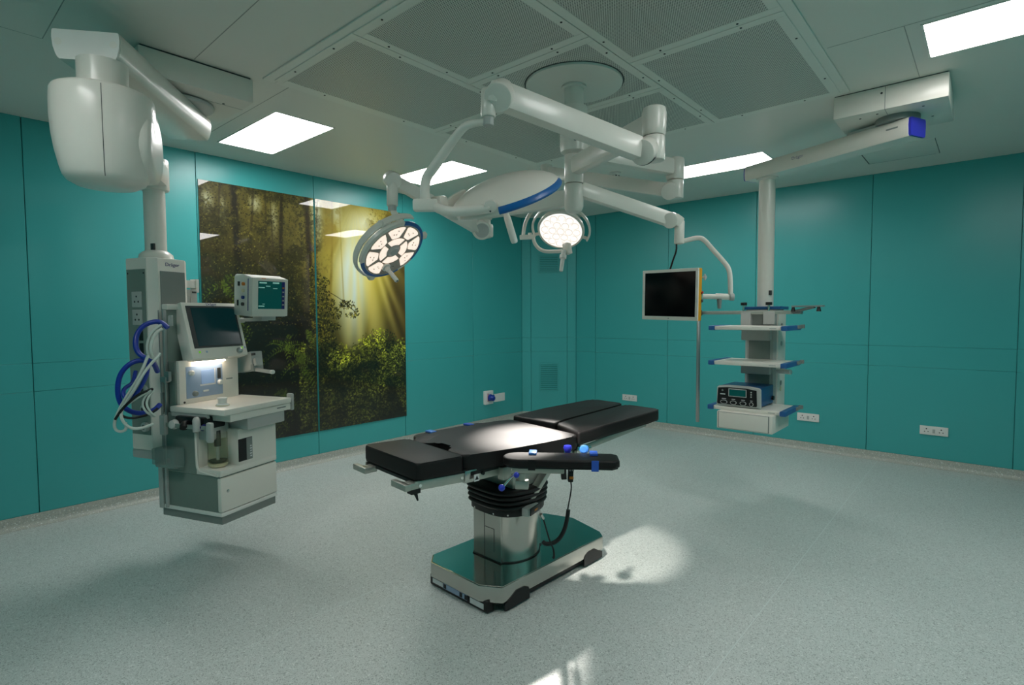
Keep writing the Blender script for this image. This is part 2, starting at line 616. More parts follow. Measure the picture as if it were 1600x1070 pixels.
# perforated air ceiling over the table
ad = thing('air_diffuser', 'square perforated air supply ceiling of framed panels above the table', 'air diffuser', (-2.06, 2.89, H))
X0, X1, Y0, Y1 = -3.385, -0.735, 1.575, 4.20
fm = MB()
for a, b in (((X0, Y0), (X1, Y0 + .075)), ((X0, Y1 - .075), (X1, Y1)), ((X0, Y0 + .075), (X0 + .085, Y1 - .075)), ((X1 - .085, Y0 + .075), (X1, Y1 - .075))):
    fm.box2((*a, H - .010), (*b, H), .002, seg=1)
obj('outer_frame', fm, 'frame_paint', ad)
cols = ((-3.335, -2.495, ((1.625, 2.905), (2.91, 4.17))), (-2.49, -1.61, ((1.625, 2.455), (2.46, 3.30), (3.305, 4.17))), (-1.605, -0.785, ((1.625, 2.865), (2.87, 4.17))))
PITCH = .055
for (x0, x1, rows) in cols:
    for (y0, y1) in rows:
        bd = MB()
        e = .052
        for a, b in (((x0, y0), (x1, y0 + e)), ((x0, y1 - e), (x1, y1)), ((x0, y0 + e), (x0 + e, y1 - e)), ((x1 - e, y0 + e), (x1, y1 - e))):
            bd.box2((*a, H - .016), (*b, H - .010), .0012, seg=1)
        pf = obj('panel_border', bd, 'frame_paint', ad)
        obj('perforated_sheet', MB().box2((x0 + e, y0 + e, H - .014), (x1 - e, y1 - e, H - .010)), 'perforated', pf)
        for sx in (.25, .75):
            for (px, py) in ((x0 + (x1 - x0) * sx, y0 + e * .45), (x0 + (x1 - x0) * sx, y1 - e * .45), (x0 + e * .45, y0 + (y1 - y0) * sx), (x1 - e * .45, y0 + (y1 - y0) * sx)):
                obj('screw', MB().cyl((px, py, H - .0185), (px, py, H - .0155), .006, n=8), 'screw_black', pf)

sd = thing('smoke_detector', 'small round white smoke detector on the ceiling behind the lamp arms', 'smoke detector', (-2.947, 4.988, H))
obj('base', MB().cyl((0, 0, -.012), (0, 0, 0), .06, bev=.003), 'white_plastic', sd, local=True)
obj('chamber', MB().lathe([(0, -.05), (.03, -.05), (.042, -.045), (.046, -.03), (.05, -.012)], (0, 0, 0), (0, 0, 1)), 'white_plastic', sd, local=True)
for k in range(8):
    a = k * PI / 4
    obj('slot', MB().box((0.043, 0, -.036), (.006, .02, .012), M=Matrix.Rotation(a, 4, 'Z')), 'dark_grey', sd, local=True)

# air grilles in the corner wall
def grille(u, z0, z1, wd, label, nsl):
    t = thing('air_grille', label, 'air grille', MC @ V((u, 0, z0)))
    f = MB(MC)
    e = .02
    for a, b in (((u - wd / 2 - e, z0 - e), (u + wd / 2 + e, z0)), ((u - wd / 2 - e, z1), (u + wd / 2 + e, z1 + e)), ((u - wd / 2 - e, z0), (u - wd / 2, z1)), ((u + wd / 2, z0), (u + wd / 2 + e, z1))):
        f.box2((a[0], 0, a[1]), (b[0], .012, b[1]), .002, seg=1)
    obj('frame', f, 'teal', t)
    obj('duct_opening', MB(MC).box2((u - wd / 2, .0003, z0), (u + wd / 2, .001, z1)), 'teal_joint', t)
    for k in range(nsl):
        z = z0 + (z1 - z0) * (k + .5) / nsl
        obj('slat', MB(MC).box((u, .006, z), (wd, .009, (z1 - z0) / nsl * .58), .001, seg=1), 'teal', t)
cu = 0.41
grille(cu, .42, .80, .25, 'tall teal louvred air grille low on the far corner wall', 13)
grille(cu, 2.20, 2.43, .27, 'short teal louvred air grille high on the far corner wall, behind the small lamp', 9)

# wall sockets
def socket(M, u, z, wd, hg, label, twin=True):
    t = thing('wall_socket', label, 'socket', M @ V((u, 0, z)), 0, 'white wall sockets')
    obj('plate', MB(M).box((u, .006, z), (wd, .012, hg), .003), 'socket_white', t)
    if twin:
        for s in (-1, 1):
            q = u + s * wd * .26
            so = obj('socket_insert', MB(M).box((q, .0125, z), (hg * .62, .003, hg * .7), .001, seg=1), 'socket_white', t)
            for dx, dz, r in ((0, .016, .0065), (-.014, -.012, .005), (.014, -.012, .005)):
                obj('pin_hole', MB(M).cyl((q + dx, .0135, z + dz), (q + dx, .0146, z + dz), r, n=8), 'ink_black', so)
        obj('rocker', MB(M).box((u, .0128, z - .004), (.022, .004, .04), .001, seg=1), 'light_grey', t)
    return t
def left_u(y): return C1[1] - y
def right_u(x): return XR - x
socket(ML, left_u(5.80), .366, .225, .115, 'blank white double socket plate beside the blue plug on the left wall', False)
socket(MR, right_u(-3.80), .38, .225, .085, 'white double wall socket on the right wall, furthest from the camera, above the table end')
socket(MR, right_u(-1.534), .374, .225, .088, 'white double wall socket beside the drawer of the shelf pendant')
socket(MR, right_u(-0.40), .372, .227, .088, 'white double wall socket nearest the right edge of the photograph')
t = thing('isolator_socket', 'white socket box with a blue industrial plug on the left wall', 'socket', ML @ V((left_u(5.555), 0, .39)))
u = left_u(5.555)
obj('box', MB(ML).box((u, .02, .393), (.165, .04, .19), .006), 'socket_white', t)
pl = obj('plug', MB(ML).lathe([(0, 0), (.048, 0), (.05, .02), (.04, .03), (.036, .075), (.02, .085), (0, .085)], (u, .04, .395), (-.35, 1, -.2), 20), 'hose_blue', t)
obj('plug_lid', MB(ML).box((u - .035, .075, .40), (.05, .025, .06), .006), 'hose_blue', pl)
obj('label_strip', MB(ML).box((u + .03, .0405, .395), (.012, .002, .12)), 'red', t)


# ------------------------------------------------------------------ forest picture on the left wall (flat print, painted procedurally into colour attributes)
def paint_forest(W, Hh, seed=5):
    rng = np.random.default_rng(seed)
    v, u = np.mgrid[0:Hh, 0:W]
    u = (u + .5) / W
    v = (v + .5) / Hh                       # v = 0 at the bottom
    def sm(a, b, x):
        t = np.clip((x - a) / (b - a), 0, 1)
        return t * t * (3 - 2 * t)
    def noise(sx, sy, s):
        r = np.random.default_rng(s)
        g = r.random((sy + 2, sx + 2))
        X = u * sx; Y = v * sy
        xi = X.astype(int); yi = Y.astype(int)
        fx = X - xi; fy = Y - yi
        fx = fx * fx * (3 - 2 * fx); fy = fy * fy * (3 - 2 * fy)
        return (g[yi, xi] * (1 - fx) + g[yi, xi + 1] * fx) * (1 - fy) + (g[yi + 1, xi] * (1 - fx) + g[yi + 1, xi + 1] * fx) * fy
    def fbm(s, base=6, oct_=5, asp=1.0):
        t = np.zeros_like(u); amp = .5
        for k in range(oct_):
            t += amp * noise(int(base * 2 ** k), max(2, int(base * asp * 2 ** k)), s + k)
            amp *= .62
        return t / 1.12
    def C(r, g, b): return np.array([r, g, b], float)
    def mix(img, col, a): return img * (1 - a[..., None]) + col * a[..., None]
    img = np.zeros((Hh, W, 3)) + C(30, 27, 10)
    # hazy light between the trees, light well right of the middle
    img = mix(img, C(132, 120, 44), .8 * sm(.50, .95, v + .10 * (fbm(40, 4) - .5)) * (.55 + .45 * sm(.0, .5, u)))
    d1 = np.sqrt(((u - .72) / .30) ** 2 + ((v - .70) / .40) ** 2)
    img = mix(img, C(216, 196, 74), np.clip(1.15 - d1, 0, 1) ** .8)
    d2 = np.sqrt(((u - .675) / .085) ** 2 + ((v - .66) / .25) ** 2)
    img = mix(img, C(224, 238, 226), np.clip(1.35 - d2, 0, 1) ** .9 * .95)
    for (cu_, cv, su, sv, al) in ((.76, .92, .09, .07, .85), (.50, .93, .035, .12, .8), (.03, .93, .03, .05, .6), (.09, .90, .02, .06, .5), (.22, .94, .03, .04, .55), (.30, .90, .02, .08, .45), (.90, .90, .03, .05, .5), (.60, .95, .03, .06, .6)):
        dd_ = np.sqrt(((u - cu_) / su) ** 2 + ((v - cv) / sv) ** 2)
        img = mix(img, C(222, 226, 196), np.clip(1.2 - dd_, 0, 1) * al)
    # trunks
    for (cu_, wd, lo, col, al) in ((.06, .008, .25, (40, 34, 16), .6), (.135, .024, .18, (28, 24, 13), .9), (.20, .009, .3, (42, 36, 16), .6), (.245, .008, .3, (48, 42, 18), .5), (.335, .014, .25, (34, 28, 12), .85), (.455, .021, .22, (46, 34, 12), .9), (.555, .010, .3, (120, 98, 30), .5), (.62, .006, .45, (150, 128, 44), .4), (.495, .006, .3, (86, 68, 22), .5), (.28, .006, .3, (50, 42, 16), .5)):
        sway = .012 * np.sin(v * 5 + cu_ * 40)
        ww = wd * (1.35 - .6 * v)
        m = np.clip(1.6 * (1 - np.abs(u - cu_ - sway - .02 * (v - .5)) / ww), 0, 1) * al * sm(lo, lo + .12, v)
        img = mix(img, np.array(col, float), m)
    # foliage of the upper left: clumps from layered noise
    f1, f2, f3 = fbm(60, 16, 5), fbm(80, 40, 3), fbm(100, 110, 2)
    dens = sm(.38, .60, f1 * .55 + f3 * .45) * sm(.60, .44, u) * sm(.38, .55, v)
    img = mix(img, C(40, 38, 12), dens * .8)
    hl = sm(.44, .66, f2 * .35 + f3 * .65) * sm(.58, .42, u) * sm(.42, .62, v)
    img = mix(img, C(150, 140, 54), hl * .5)
    dens = sm(.46, .56, fbm(120, 11, 6)) * sm(.74, .86, u + .10 * (v - .8)) * sm(.70, .80, v)
    img = mix(img, C(104, 88, 18), dens * .85)
    img = mix(img, C(172, 150, 44), sm(.52, .62, fbm(140, 40, 3)) * dens * .6)
    dens = sm(.50, .60, fbm(160, 12, 6)) * sm(.50, .55, u) * sm(.66, .58, u) * sm(.72, .84, v)
    img = mix(img, C(150, 128, 36), dens * .7)
    # dark wood on the right edge
    img = mix(img, C(74, 56, 10), .92 * sm(.84, .95, u + .06 * (fbm(180, 6) - .5)) * sm(.82, .70, v))
    # sun rays falling from the light well
    th = np.arctan2(u - .70, 1.02 - v)
    ray_ = .5 + .5 * np.sin(th * 40 + 1.4 * np.sin(th * 15))
    m = np.clip(1.15 - np.sqrt(((u - .78) / .26) ** 2 + ((v - .58) / .40) ** 2), 0, 1) * ray_ * .6
    img = mix(img, C(240, 220, 118), m)
    # dark undergrowth on the left
    img = mix(img, C(17, 15, 6), .93 * sm(.60, .42, v + .12 * (fbm(200, 7) - .5)) * sm(.66, .44, u))
    def stamp(cx, cy, L, wd, ang, col, al=1.0):
        px, py = cx * W, cy * Hh
        r = int(L + 2)
        x0, x1 = max(0, int(px) - r), min(W, int(px) + r + 1)
        y0, y1 = max(0, int(py) - r), min(Hh, int(py) + r + 1)
        if x0 >= x1 or y0 >= y1: return
        yy, xx = np.mgrid[y0:y1, x0:x1]
        ca, sa = math.cos(ang), math.sin(ang)
        a = (xx + .5 - px) * ca + (yy + .5 - py) * sa
        b = -(xx + .5 - px) * sa + (yy + .5 - py) * ca
        m = np.clip((1 - (a / L) ** 2 - np.abs(b / wd) ** 1.4) * 2.2, 0, 1) * al
        sub = img[y0:y1, x0:x1]
        sub += (np.array(col) - sub) * m[..., None]
    clump = fbm(220, 10, 4)
    def cl(a, b): return clump[min(Hh - 1, int(b * Hh)), min(W - 1, int(a * W))]
    def leafcloud(n, ru, rv, cols, L, wd, al, keep, sd):
        r = np.random.default_rng(sd)
        for _ in range(n):
            a, b = r.uniform(*ru), r.uniform(*rv)
            if r.random() > keep(a, b): continue
            c = np.array(cols[r.integers(len(cols))]) * r.uniform(.7, 1.2) * (.75 + 1.0 * (cl(a, b) - .25))
            stamp(a, b, r.uniform(*L), r.uniform(*wd), r.uniform(0, PI), c, al)
    leafcloud(3800, (0, .50), (.46, 1), [(58, 54, 16), (34, 32, 10), (96, 88, 30), (26, 24, 8), (30, 28, 9), (112, 104, 40)], (1.0, 2.6), (.7, 1.3), .7, lambda a, b: .8, 31)
    leafcloud(900, (.78, 1), (.70, 1), [(120, 100, 24), (90, 76, 16), (176, 156, 54)], (1.0, 2.6), (.7, 1.3), .65, lambda a, b: 1 if b > .80 - .3 * (a - .9) else .25, 32)
    # middle tree reaching into the light
    leafcloud(4600, (.46, .74), (.26, .72), [(44, 46, 10), (70, 70, 16), (92, 88, 24), (26, 26, 8), (150, 136, 40)], (1.5, 4), (.9, 2.0), .9,
              lambda a, b: 1.0 if a < .605 + .06 * (cl(a, b) - .5) * 4 - .9 * max(0, b - .60) - 1.2 * max(0, .36 - b) else (.6 if ((a - .645) / .05) ** 2 + ((b - .55) / .022) ** 2 < 1 or ((a - .685) / .028) ** 2 + ((b - .515) / .026) ** 2 < 1 else 0), 15)
    for k in range(40):
        t = k / 40
        stamp(.56 + .14 * t, .60 - .06 * t - .03 * t * t, 1.8, 1.0, -.4, (40, 32, 12), .9)
    # bush, bottom right
    def top(a): return .40 + .03 * math.sin(a * 17) - .25 * max(0, .58 - a)
    bm_ = np.clip((.40 + .03 * np.sin(u * 17) - .25 * np.clip(.58 - u, 0, 1) + .05 * (clump - .5) - v) / .06, 0, 1) * sm(.38, .50, u)
    img = mix(img, C(24, 25, 6), bm_ * .93)
    r = np.random.default_rng(16)
    for _ in range(8000):
        a, b = r.uniform(.40, 1), r.uniform(0, .46)
        if b > top(a) + r.uniform(-.04, .02): continue
        f = np.clip((b - .02) / .38, 0, 1)
        k = (cl(a, b) - .20) * 3.0
        c = np.array([(62, 68, 16), (88, 92, 26), (44, 48, 12), (116, 116, 38), (30, 32, 8)][r.integers(5)]) * (.60 + .75 * f) * np.clip(k, .35, 1.5) * r.uniform(.7, 1.3)
        if abs(a - .73) < .14 and f > .7: c = c * 1.3 + np.array([30, 28, 4])
        stamp(a, b, r.uniform(1.6, 4.6), r.uniform(.9, 2.2), r.uniform(-.6, PI), c, .9)
    # ferns bottom left
    for (cx, cy, n, Lf) in ((.34, .37, 10, .11), (.40, .31, 8, .09), (.08, .62, 7, .10), (.05, .46, 6, .09), (.33, .17, 7, .08), (.27, .09, 6, .08), (.44, .42, 5, .06), (.12, .50, 5, .08)):
        for k in range(n):
            a = rng.uniform(-.3, PI + .3) if k % 2 else rng.uniform(-PI * .4, 0)
            for q in range(10):
                t = q / 10
                bx = cx + math.cos(a) * Lf * t
                by = cy + math.sin(a) * Lf * t - .06 * t * t
                c = np.array((98, 116, 26)) * rng.uniform(.35, 1.1) * (1 if cy > .2 else .65)
                for s in (-1, 1):
                    stamp(bx + .007 * math.cos(a + s * 1.2), by + .007 * math.sin(a + s * 1.2), 5.0 * (1.1 - .6 * t), 1.3, a + s * .9, c, .9)
    leafcloud(900, (0, .48), (0, .45), [(30, 32, 8), (40, 44, 12), (60, 66, 18)], (1.5, 4), (.8, 1.7), .7, lambda a, b: .6, 17)
    return np.clip(img, 0, 255)

def srgb_lin(a):
    a = a / 255.0
    return np.where(a <= .04045, a / 12.92, ((a + .055) / 1.055) ** 2.4)

mp = bpy.data.materials.new('forest_print')
mp.use_nodes = True
nt = mp.node_tree
an = nt.nodes.new('ShaderNodeAttribute')
an.attribute_name = 'print'
bs = nt.nodes['Principled BSDF']
nt.links.new(an.outputs['Color'], bs.inputs['Base Color'])
bs.inputs['Roughness'].default_value = 0.5
bs.inputs['Specular IOR Level'].default_value = 0.2
bs.inputs['Coat Weight'].default_value = 1.0
bs.inputs['Coat Roughness'].default_value = 0.015
bs.inputs['Coat IOR'].default_value = 1.5
MATS['forest_print'] = mp

my0, my1, mz0, mz1 = 1.872, 4.128, 0.335, 2.765
PW, PH = 470, 500
pic = srgb_lin(paint_forest(PW, PH))
mural = thing('forest_mural', 'large glossy forest photograph in two glass panels on the left wall', 'picture', (XL, (my0 + my1) / 2, mz0))
split = int(PW * (2.975 - my0) / (my1 - my0))
def picture_panel(c0, c1, ya, yb):
    n = c1 - c0
    ys = np.linspace(ya, yb, n)
    zs = np.linspace(mz0, mz1, PH)
    Z, Y = np.meshgrid(zs, ys, indexing='ij')
    X = np.full_like(Y, XL + .010)
    co = np.stack([X, Y, Z], -1).reshape(-1, 3) - np.array(mural.location)
    idx = np.arange(PH * n).reshape(PH, n)
    f = np.stack([idx[:-1, :-1], idx[:-1, 1:], idx[1:, 1:], idx[1:, :-1]], -1).reshape(-1, 4)
    me = bpy.data.meshes.new('picture_panel')
    me.vertices.add(len(co)); me.vertices.foreach_set('co', co.ravel())
    me.loops.add(f.size); me.loops.foreach_set('vertex_index', f.ravel().astype(np.int32))
    me.polygons.add(len(f)); me.polygons.foreach_set('loop_start', np.arange(0, f.size, 4, dtype=np.int32))
    me.update(calc_edges=True)
    at = me.attributes.new('print', 'FLOAT_COLOR', 'POINT')
    col = np.ones((PH, n, 4)); col[..., :3] = pic[:, c0:c1]
    at.data.foreach_set('color', col.ravel())
    me.materials.append(MATS['forest_print'])
    o = link('picture_panel', me, mural)
    # glass edge behind the print so that the panel has thickness
    obj('panel_edge', MB().box2((XL + .0005, ya - .0015, mz0 - .0015), (XL + .0095, yb + .0015, mz1 + .0015)), 'teal_joint', o)
    return o
picture_panel(0, split, my0, 2.966)
picture_panel(split, PW, 2.984, my1)

# ------------------------------------------------------------------ surgical lights on the middle ceiling column
CX, CY = -2.0, 2.885
lc = thing('lamp_column', 'white round ceiling column with cover disc carrying the surgical lamps', 'lamp column', (CX, CY, H))
obj('cover_disc', MB().lathe([(0, 2.966), (.28, 2.966), (.298, 2.972), (.30, 2.98), (.30, 2.984), (0, 2.984)], (CX, CY, 0), (0, 0, 1), 64), 'white_paint', lc)
obj('disc_gasket', MB().lathe([(.2985, 2.984), (.308, 2.984), (.308, 2.990), (.2985, 2.990)], (CX, CY, 0), (0, 0, 1), 64), 'dark_grey', lc)
obj('collar', MB().lathe([(.062, 2.966), (.078, 2.966), (.078, 2.955), (.062, 2.950)], (CX, CY, 0), (0, 0, 1), 40), 'white_paint', lc)
tb = obj('ceiling_tube', MB().cyl((CX, CY, 2.84), (CX, CY, 2.966), .060, n=40), 'white_paint', lc)
obj('type_label', MB().lathe([(.0605, 2.88), (.0605, 2.945)], (CX, CY, 0), (0, 0, 1), 8, a0=R_(-95), a1=R_(-75)), 'dark_grey', tb, smooth=True)
obj('outer_tube', MB().lathe([(0, 2.545), (.055, 2.545), (.082, 2.565), (.086, 2.60), (.086, 2.82), (.082, 2.838), (.06, 2.845), (0, 2.845)], (CX, CY, 0), (0, 0, 1), 40), 'white_paint', lc)
for k in (30, 150, 270):
    obj('screw', MB().cyl((CX + .086 * math.cos(R_(k - 80)), CY + .086 * math.sin(R_(k - 80)), 2.615), (CX + .090 * math.cos(R_(k - 80)), CY + .090 * math.sin(R_(k - 80)), 2.615), .008, n=8), 'alu', lc)
obj('hub', MB().cyl((CX, CY, 2.37), (CX, CY, 2.55), .058, bev=.008, n=36), 'white_paint', lc)
obj('lower_hub', MB().lathe([(0, 2.19), (.035, 2.19), (.05, 2.20), (.056, 2.215), (.060, 2.225), (.060, 2.355), (.056, 2.365), (0, 2.365)], (CX, CY, 0), (0, 0, 1), 36), 'white_paint', lc)

def joint(mb, c, r, h, n=28):
    c = V(c)
    return mb.cyl(c - V((0, 0, h / 2)), c + V((0, 0, h / 2)), r, n=n, bev=min(r, h) * .22)

def toward(a, b, k):
    a, b = V(a), V(b)
    return a + (b - a) * k

HOUSE = [(0, -.082), (.06, -.081), (.12, -.074), (.17, -.062), (.21, -.045), (.24, -.026), (.258, -.008), (.262, .004), (.258, .012), (.235, .014)]
def lamp_head(t, c, n, xh, blue_arcs, dark=(), lit='lamp_window', hand=(.0, -.15), k_=1.0, hx_=0.0):
    """round LED lamp head, diameter 0.52; n is the beam direction, xh the head's own x axis"""
    fr = frame_z(n, xh)
    M = fr.to_4x4() @ Matrix.Scale(k_, 4)
    M.translation = V(c)
    obj('housing', MB(M).lathe(HOUSE, (0, 0, 0), (0, 0, 1), 72, xhint=(1, 0, 0)), 'white_paint', t)
    for a0, a1 in blue_arcs:
        obj('blue_rim', MB(M).arc_band([(.2368, .0145), (.2585, .0125), (.2632, .004), (.2592, -.008), (.2492, -.018), (.2460, -.016), (.250, .0), (.2368, .012)], (0, 0, 0), (0, 0, 1), R_(a0), R_(a1), 30, xhint=(1, 0, 0)), 'lamp_blue', t)
    pl = obj('lens_plate', MB(M).lathe([(0, .009), (.238, .009), (.238, .013), (0, .013)], (0, 0, 0), (0, 0, 1), 64, xhint=(1, 0, 0)), 'lens_plate', t)
    for k in range(8):
        a = R_(k * 45 + 12)
        r0, r1, hw = .128, .224, R_(19.5)
        poly = []
        for q in range(9):
            b = a - hw + 2 * hw * q / 8
            poly.append((r1 * math.cos(b) * (1 if 0 < q < 8 else .97), r1 * math.sin(b) * (1 if 0 < q < 8 else .97)))
        for q in range(5):
            b = a + hw * .70 - 1.4 * hw * q / 4
            poly.append(((r0 + (.006 if q in (0, 4) else 0)) * math.cos(b), (r0 + (.006 if q in (0, 4) else 0)) * math.sin(b)))
        w_ = obj('light_window', MB(M).prism(poly, .0125, .0165, bev=.0012, seg=1), 'lens_plate' if k in dark else lit, pl)
        for (rr, da) in ((.165, .0), (.172, .12), (.195, -.08)):
            obj('lens_screw', MB(M).cyl((rr * math.cos(a + da), rr * math.sin(a + da), .016), (rr * math.cos(a + da), rr * math.sin(a + da), .0175), .005, n=8), 'dark_grey', pl)
    for k in range(4):
        a = R_(k * 90 + 50)
        poly = [(.118 * math.cos(a + R_(-38 + 76 * q / 8)), .118 * math.sin(a + R_(-38 + 76 * q / 8))) for q in range(9)]
        poly += [(.062 * math.cos(a + R_(33 - 66 * q / 5)), .062 * math.sin(a + R_(33 - 66 * q / 5))) for q in range(6)]
        obj('light_window', MB(M).prism(poly, .0125, .0165, bev=.0012, seg=1), lit, pl)
    obj('centre_cap', MB(M).lathe([(0, .03), (.034, .03), (.036, .026), (.05, .014), (.056, .012)], (0, 0, 0), (0, 0, 1), 32, xhint=(1, 0, 0)), 'light_grey', pl)
    hx, hy = hand
    h_ = obj('handle', MB(M).lathe([(0, .01), (.034, .01), (.034, .03), (.020, .036), (.018, .06), (.013, .065), (.016, .09), (.0165, .165 + hx_), (.014, .172 + hx_), (0, .172 + hx_)], (hx, hy, 0), (0, 0, 1), 24, xhint=(1, 0, 0)), 'white_plastic', t)
    obj('handle_tip', MB(M).cyl((hx, hy, .172 + hx_), (hx, hy, .1735 + hx_), .008, n=12), 'dark_grey', h_)
    return M

def beam_light(t, M, watts, size, angle, blend=.25, z=.03):
    ld = bpy.data.lights.new('lamp_beam', 'SPOT')
    ld.energy = watts
    ld.color = (1.0, .93, .86)
    ld.shadow_soft_size = size
    ld.spot_size = R_(angle)
    ld.spot_blend = blend
    lo = bpy.data.objects.new('lamp_beam', ld)
    COL.objects.link(lo)
    lo.parent = t
    lo.matrix_parent_inverse = Matrix.Identity(4)
    M = Matrix.Translation(M.to_translation()) @ M.to_quaternion().to_matrix().to_4x4()
    lo.matrix_basis = world_of(t).inverted() @ M @ Matrix.Translation((0, 0, z)) @ Matrix.Rotation(PI, 4, 'X')
    return lo

# ---- lamp A: the tilted head in front of the picture (left)
c1 = (-2.8113,2.0907,1.9569)
n1 = (0.6866,0.1451,-0.7124)
x1 = (0.5235,0.5814,0.6228)
t = thing('surgical_lamp', 'round surgical lamp tilted towards the right in front of the forest picture, lit petals showing', 'surgical lamp', (-2.7385,2.8411,2.2872), 0, 'ceiling mounted surgical lamps')
eA = (-2.7387,2.8414,2.2963)
obj('extension_arm', MB().beam((CX, CY, 2.285), (eA[0], eA[1], 2.285), .075, .105, .022), 'white_paint', t)
m_ = MB()
joint(m_, (eA[0], eA[1], 2.285), .055, .12)
m_.cyl((eA[0], eA[1], 2.10), (eA[0], eA[1], 2.24), .043, n=24)
obj('swivel', m_, 'white_paint', t)
jA = (-2.7236,2.7918,2.149)
kA = (-2.8237,2.1083,2.3894)
m_ = MB()
nv = V((0.7429,-0.6209,-0.25))
m_.cyl(V(jA) - nv * .05, V(jA) + nv * .05, .066, n=32, bev=.01)
m_.box((eA[0], eA[1], V(jA).z), (.10, .09, .10), .02)
obj('elbow', m_, 'white_paint', t)
obj('spring_arm', MB().beam(jA, kA, .062, .092, .02, taper=.82), 'white_paint', t)
obj('arm_seam', MB().cyl(V(jA) + nv * .051, V(jA) + nv * .0515, .05, n=24), 'light_grey', t)
m_ = MB()
nk = V((0.8945,-0.3129,-0.3192))
m_.cyl(V(kA) - nk * .042, V(kA) + nk * .042, .052, n=28, bev=.012)
m_.cyl((-2.8234,2.1079,2.3815), (-2.819,2.1017,2.2267), .036, .034, n=24, bev=.006)
obj('arm_head', m_, 'white_paint', t)
obj('arm_end_cap', MB().cyl((-2.8191,2.1018,2.2307), (-2.8181,2.1004,2.195), .027, n=20, bev=.004), 'light_grey', t)
rp = V(c1) + V(x1) * .04 + frame_z(n1, x1) @ V((0, .245, -.03))
obj('yoke_tube', MB().tube([(-2.8156,2.1036,2.2108), (-2.8087,2.1076,2.1791), (-2.792,2.1335,2.1489), (-2.7773,2.1555,2.0867), tuple(rp)], .020, smooth=2), 'white_paint', t)
Mh = lamp_head(t, c1, n1, x1, ((-75, 44), (152, 255)), dark=(5,), hand=(-.118, -.095), k_=.85)
obj('yoke_ring', MB(Mh).arc_band([(.274, -.055), (.288, -.058), (.292, -.04), (.288, -.012), (.276, -.012), (.272, -.03)], (0, 0, 0), (0, 0, 1), R_(25), R_(222), 40, xhint=(1, 0, 0)), 'white_paint', t)
obj('side_cover', MB(Mh).arc_band([(.240, .0145), (.264, .012), (.268, -.01), (.262, -.02), (.245, -.01)], (0, 0, 0), (0, 0, 1), R_(44), R_(152), 24, xhint=(1, 0, 0)), 'white_paint', t)
for a in (212, -32):
    obj('pivot_lug', MB(Mh).box((.29, 0, -.03), (.06, .05, .035), .008, M=Matrix.Rotation(R_(a), 4, 'Z')), 'white_paint', t)
beam_light(t, Mh, LAMP_WATTS * .12, .08, 26, .9, z=.2)

# ---- lamp B: the head seen edge on, carried by the long upper arm
t = thing('surgical_lamp', 'round surgical lamp seen edge on, white domed back with a blue stripe', 'surgical lamp', (-1.2696,2.5162,2.4888), 0, 'ceiling mounted surgical lamps')
zB = 2.475
eB = (-1.2694,2.5159,2.4825)
m_ = MB().beam((CX, CY, zB), (eB[0], eB[1], zB), .085, .115, .028)
obj('extension_arm', m_, 'white_paint', t)
m_ = MB()
m_.lathe([(0, -.07), (.050, -.07), (.056, -.062), (.058, -.04), (.060, .035), (.055, .06), (.040, .068), (0, .068)], (eB[0], eB[1], zB + .015), (0, 0, 1), 32)
obj('elbow_cap', m_, 'white_paint', t)
jB = (-1.261,2.4879,2.3483)
m_ = MB()
m_.cyl((eB[0], eB[1], V(jB).z - .05), (eB[0], eB[1], zB - .057), .053, n=32, bev=.008)
nv = V((0.1952,-0.8927,-0.4062))
jb = (-1.2789,2.4311,2.3302)
m_.cyl(V(jb) - nv * .055, V(jb) + nv * .04, .060, n=32, bev=.008)
obj('elbow', m_, 'white_paint', t)
obj('elbow_ring', MB().lathe([(.061, -.03), (.064, -.03), (.064, .02), (.061, .02)], V(jb), nv, 24, a0=R_(-55), a1=R_(50), xhint=(.1, .1, -1)), 'dark_grey', t)
kB = (-1.5254,1.6772,2.4363)
obj('spring_arm', MB().beam(toward(jb, kB, .05), kB, .066, .104, .010), 'white_paint', t)
m_ = MB()
nk = V((0.4169,-0.738,-0.5305))
m_.cyl(V(kB) - nk * .05, V(kB) + nk * .05, .058, n=30, bev=.01)
m_.beam(kB, (-1.5588,1.6485,2.4443), .09, .09, .02)
m_.cyl((-1.5612,1.6474,2.4598), (-1.5579,1.6428,2.3458), .030, n=24, bev=.006)
obj('arm_head', m_, 'white_paint', t)
obj('arm_end_cap', MB().cyl((-1.558,1.6429,2.3484), (-1.557,1.6414,2.3121), .022, n=20, bev=.004), 'light_grey', t)
obj('yoke_tube', MB().tube([(-1.5575,1.6422,2.3303), (-1.6056,1.6133,2.3289), (-1.64,1.596,2.3221), (-1.6776,1.5882,2.2976), (-1.738,1.5856,2.2521), (-1.811,1.57,2.1773), (-1.8463,1.564,2.1498), (-1.8615,1.562,2.1192), (-1.859,1.5584,2.0307)], lambda q: .013 + .008 * min(1, q * 1.6), smooth=2), 'white_paint', t)
m_ = MB()
m_.beam((-1.8963,1.5252,2.0226), (-1.8171,1.5945,2.0221), .055, .05, .01)
m_.beam((-1.8489,1.6078,2.0422), (-1.867,1.6726,2.0544), .055, .055, .014)
obj('yoke_block', m_, 'white_paint', t)
c2 = (-1.6849,1.8875,2.0904)
n2 = (-0.0629,0.4833,-0.8732)
x2 = (0.7553,0.5948,0.2751)
Mh = lamp_head(t, c2, n2, x2, ((8, 100),), hand=(-.02, .05), hx_=.035)
pv = (-1.5835,1.6776,2.0002)
obj('yoke_arm', MB().tube([(-1.8295,1.5834,2.0194), (-1.7812,1.5843,1.9969), (-1.7296,1.5885,1.9828), (-1.6624,1.6207,1.9813), (-1.5833,1.6773,1.9923)], .021, smooth=2), 'white_paint', t)
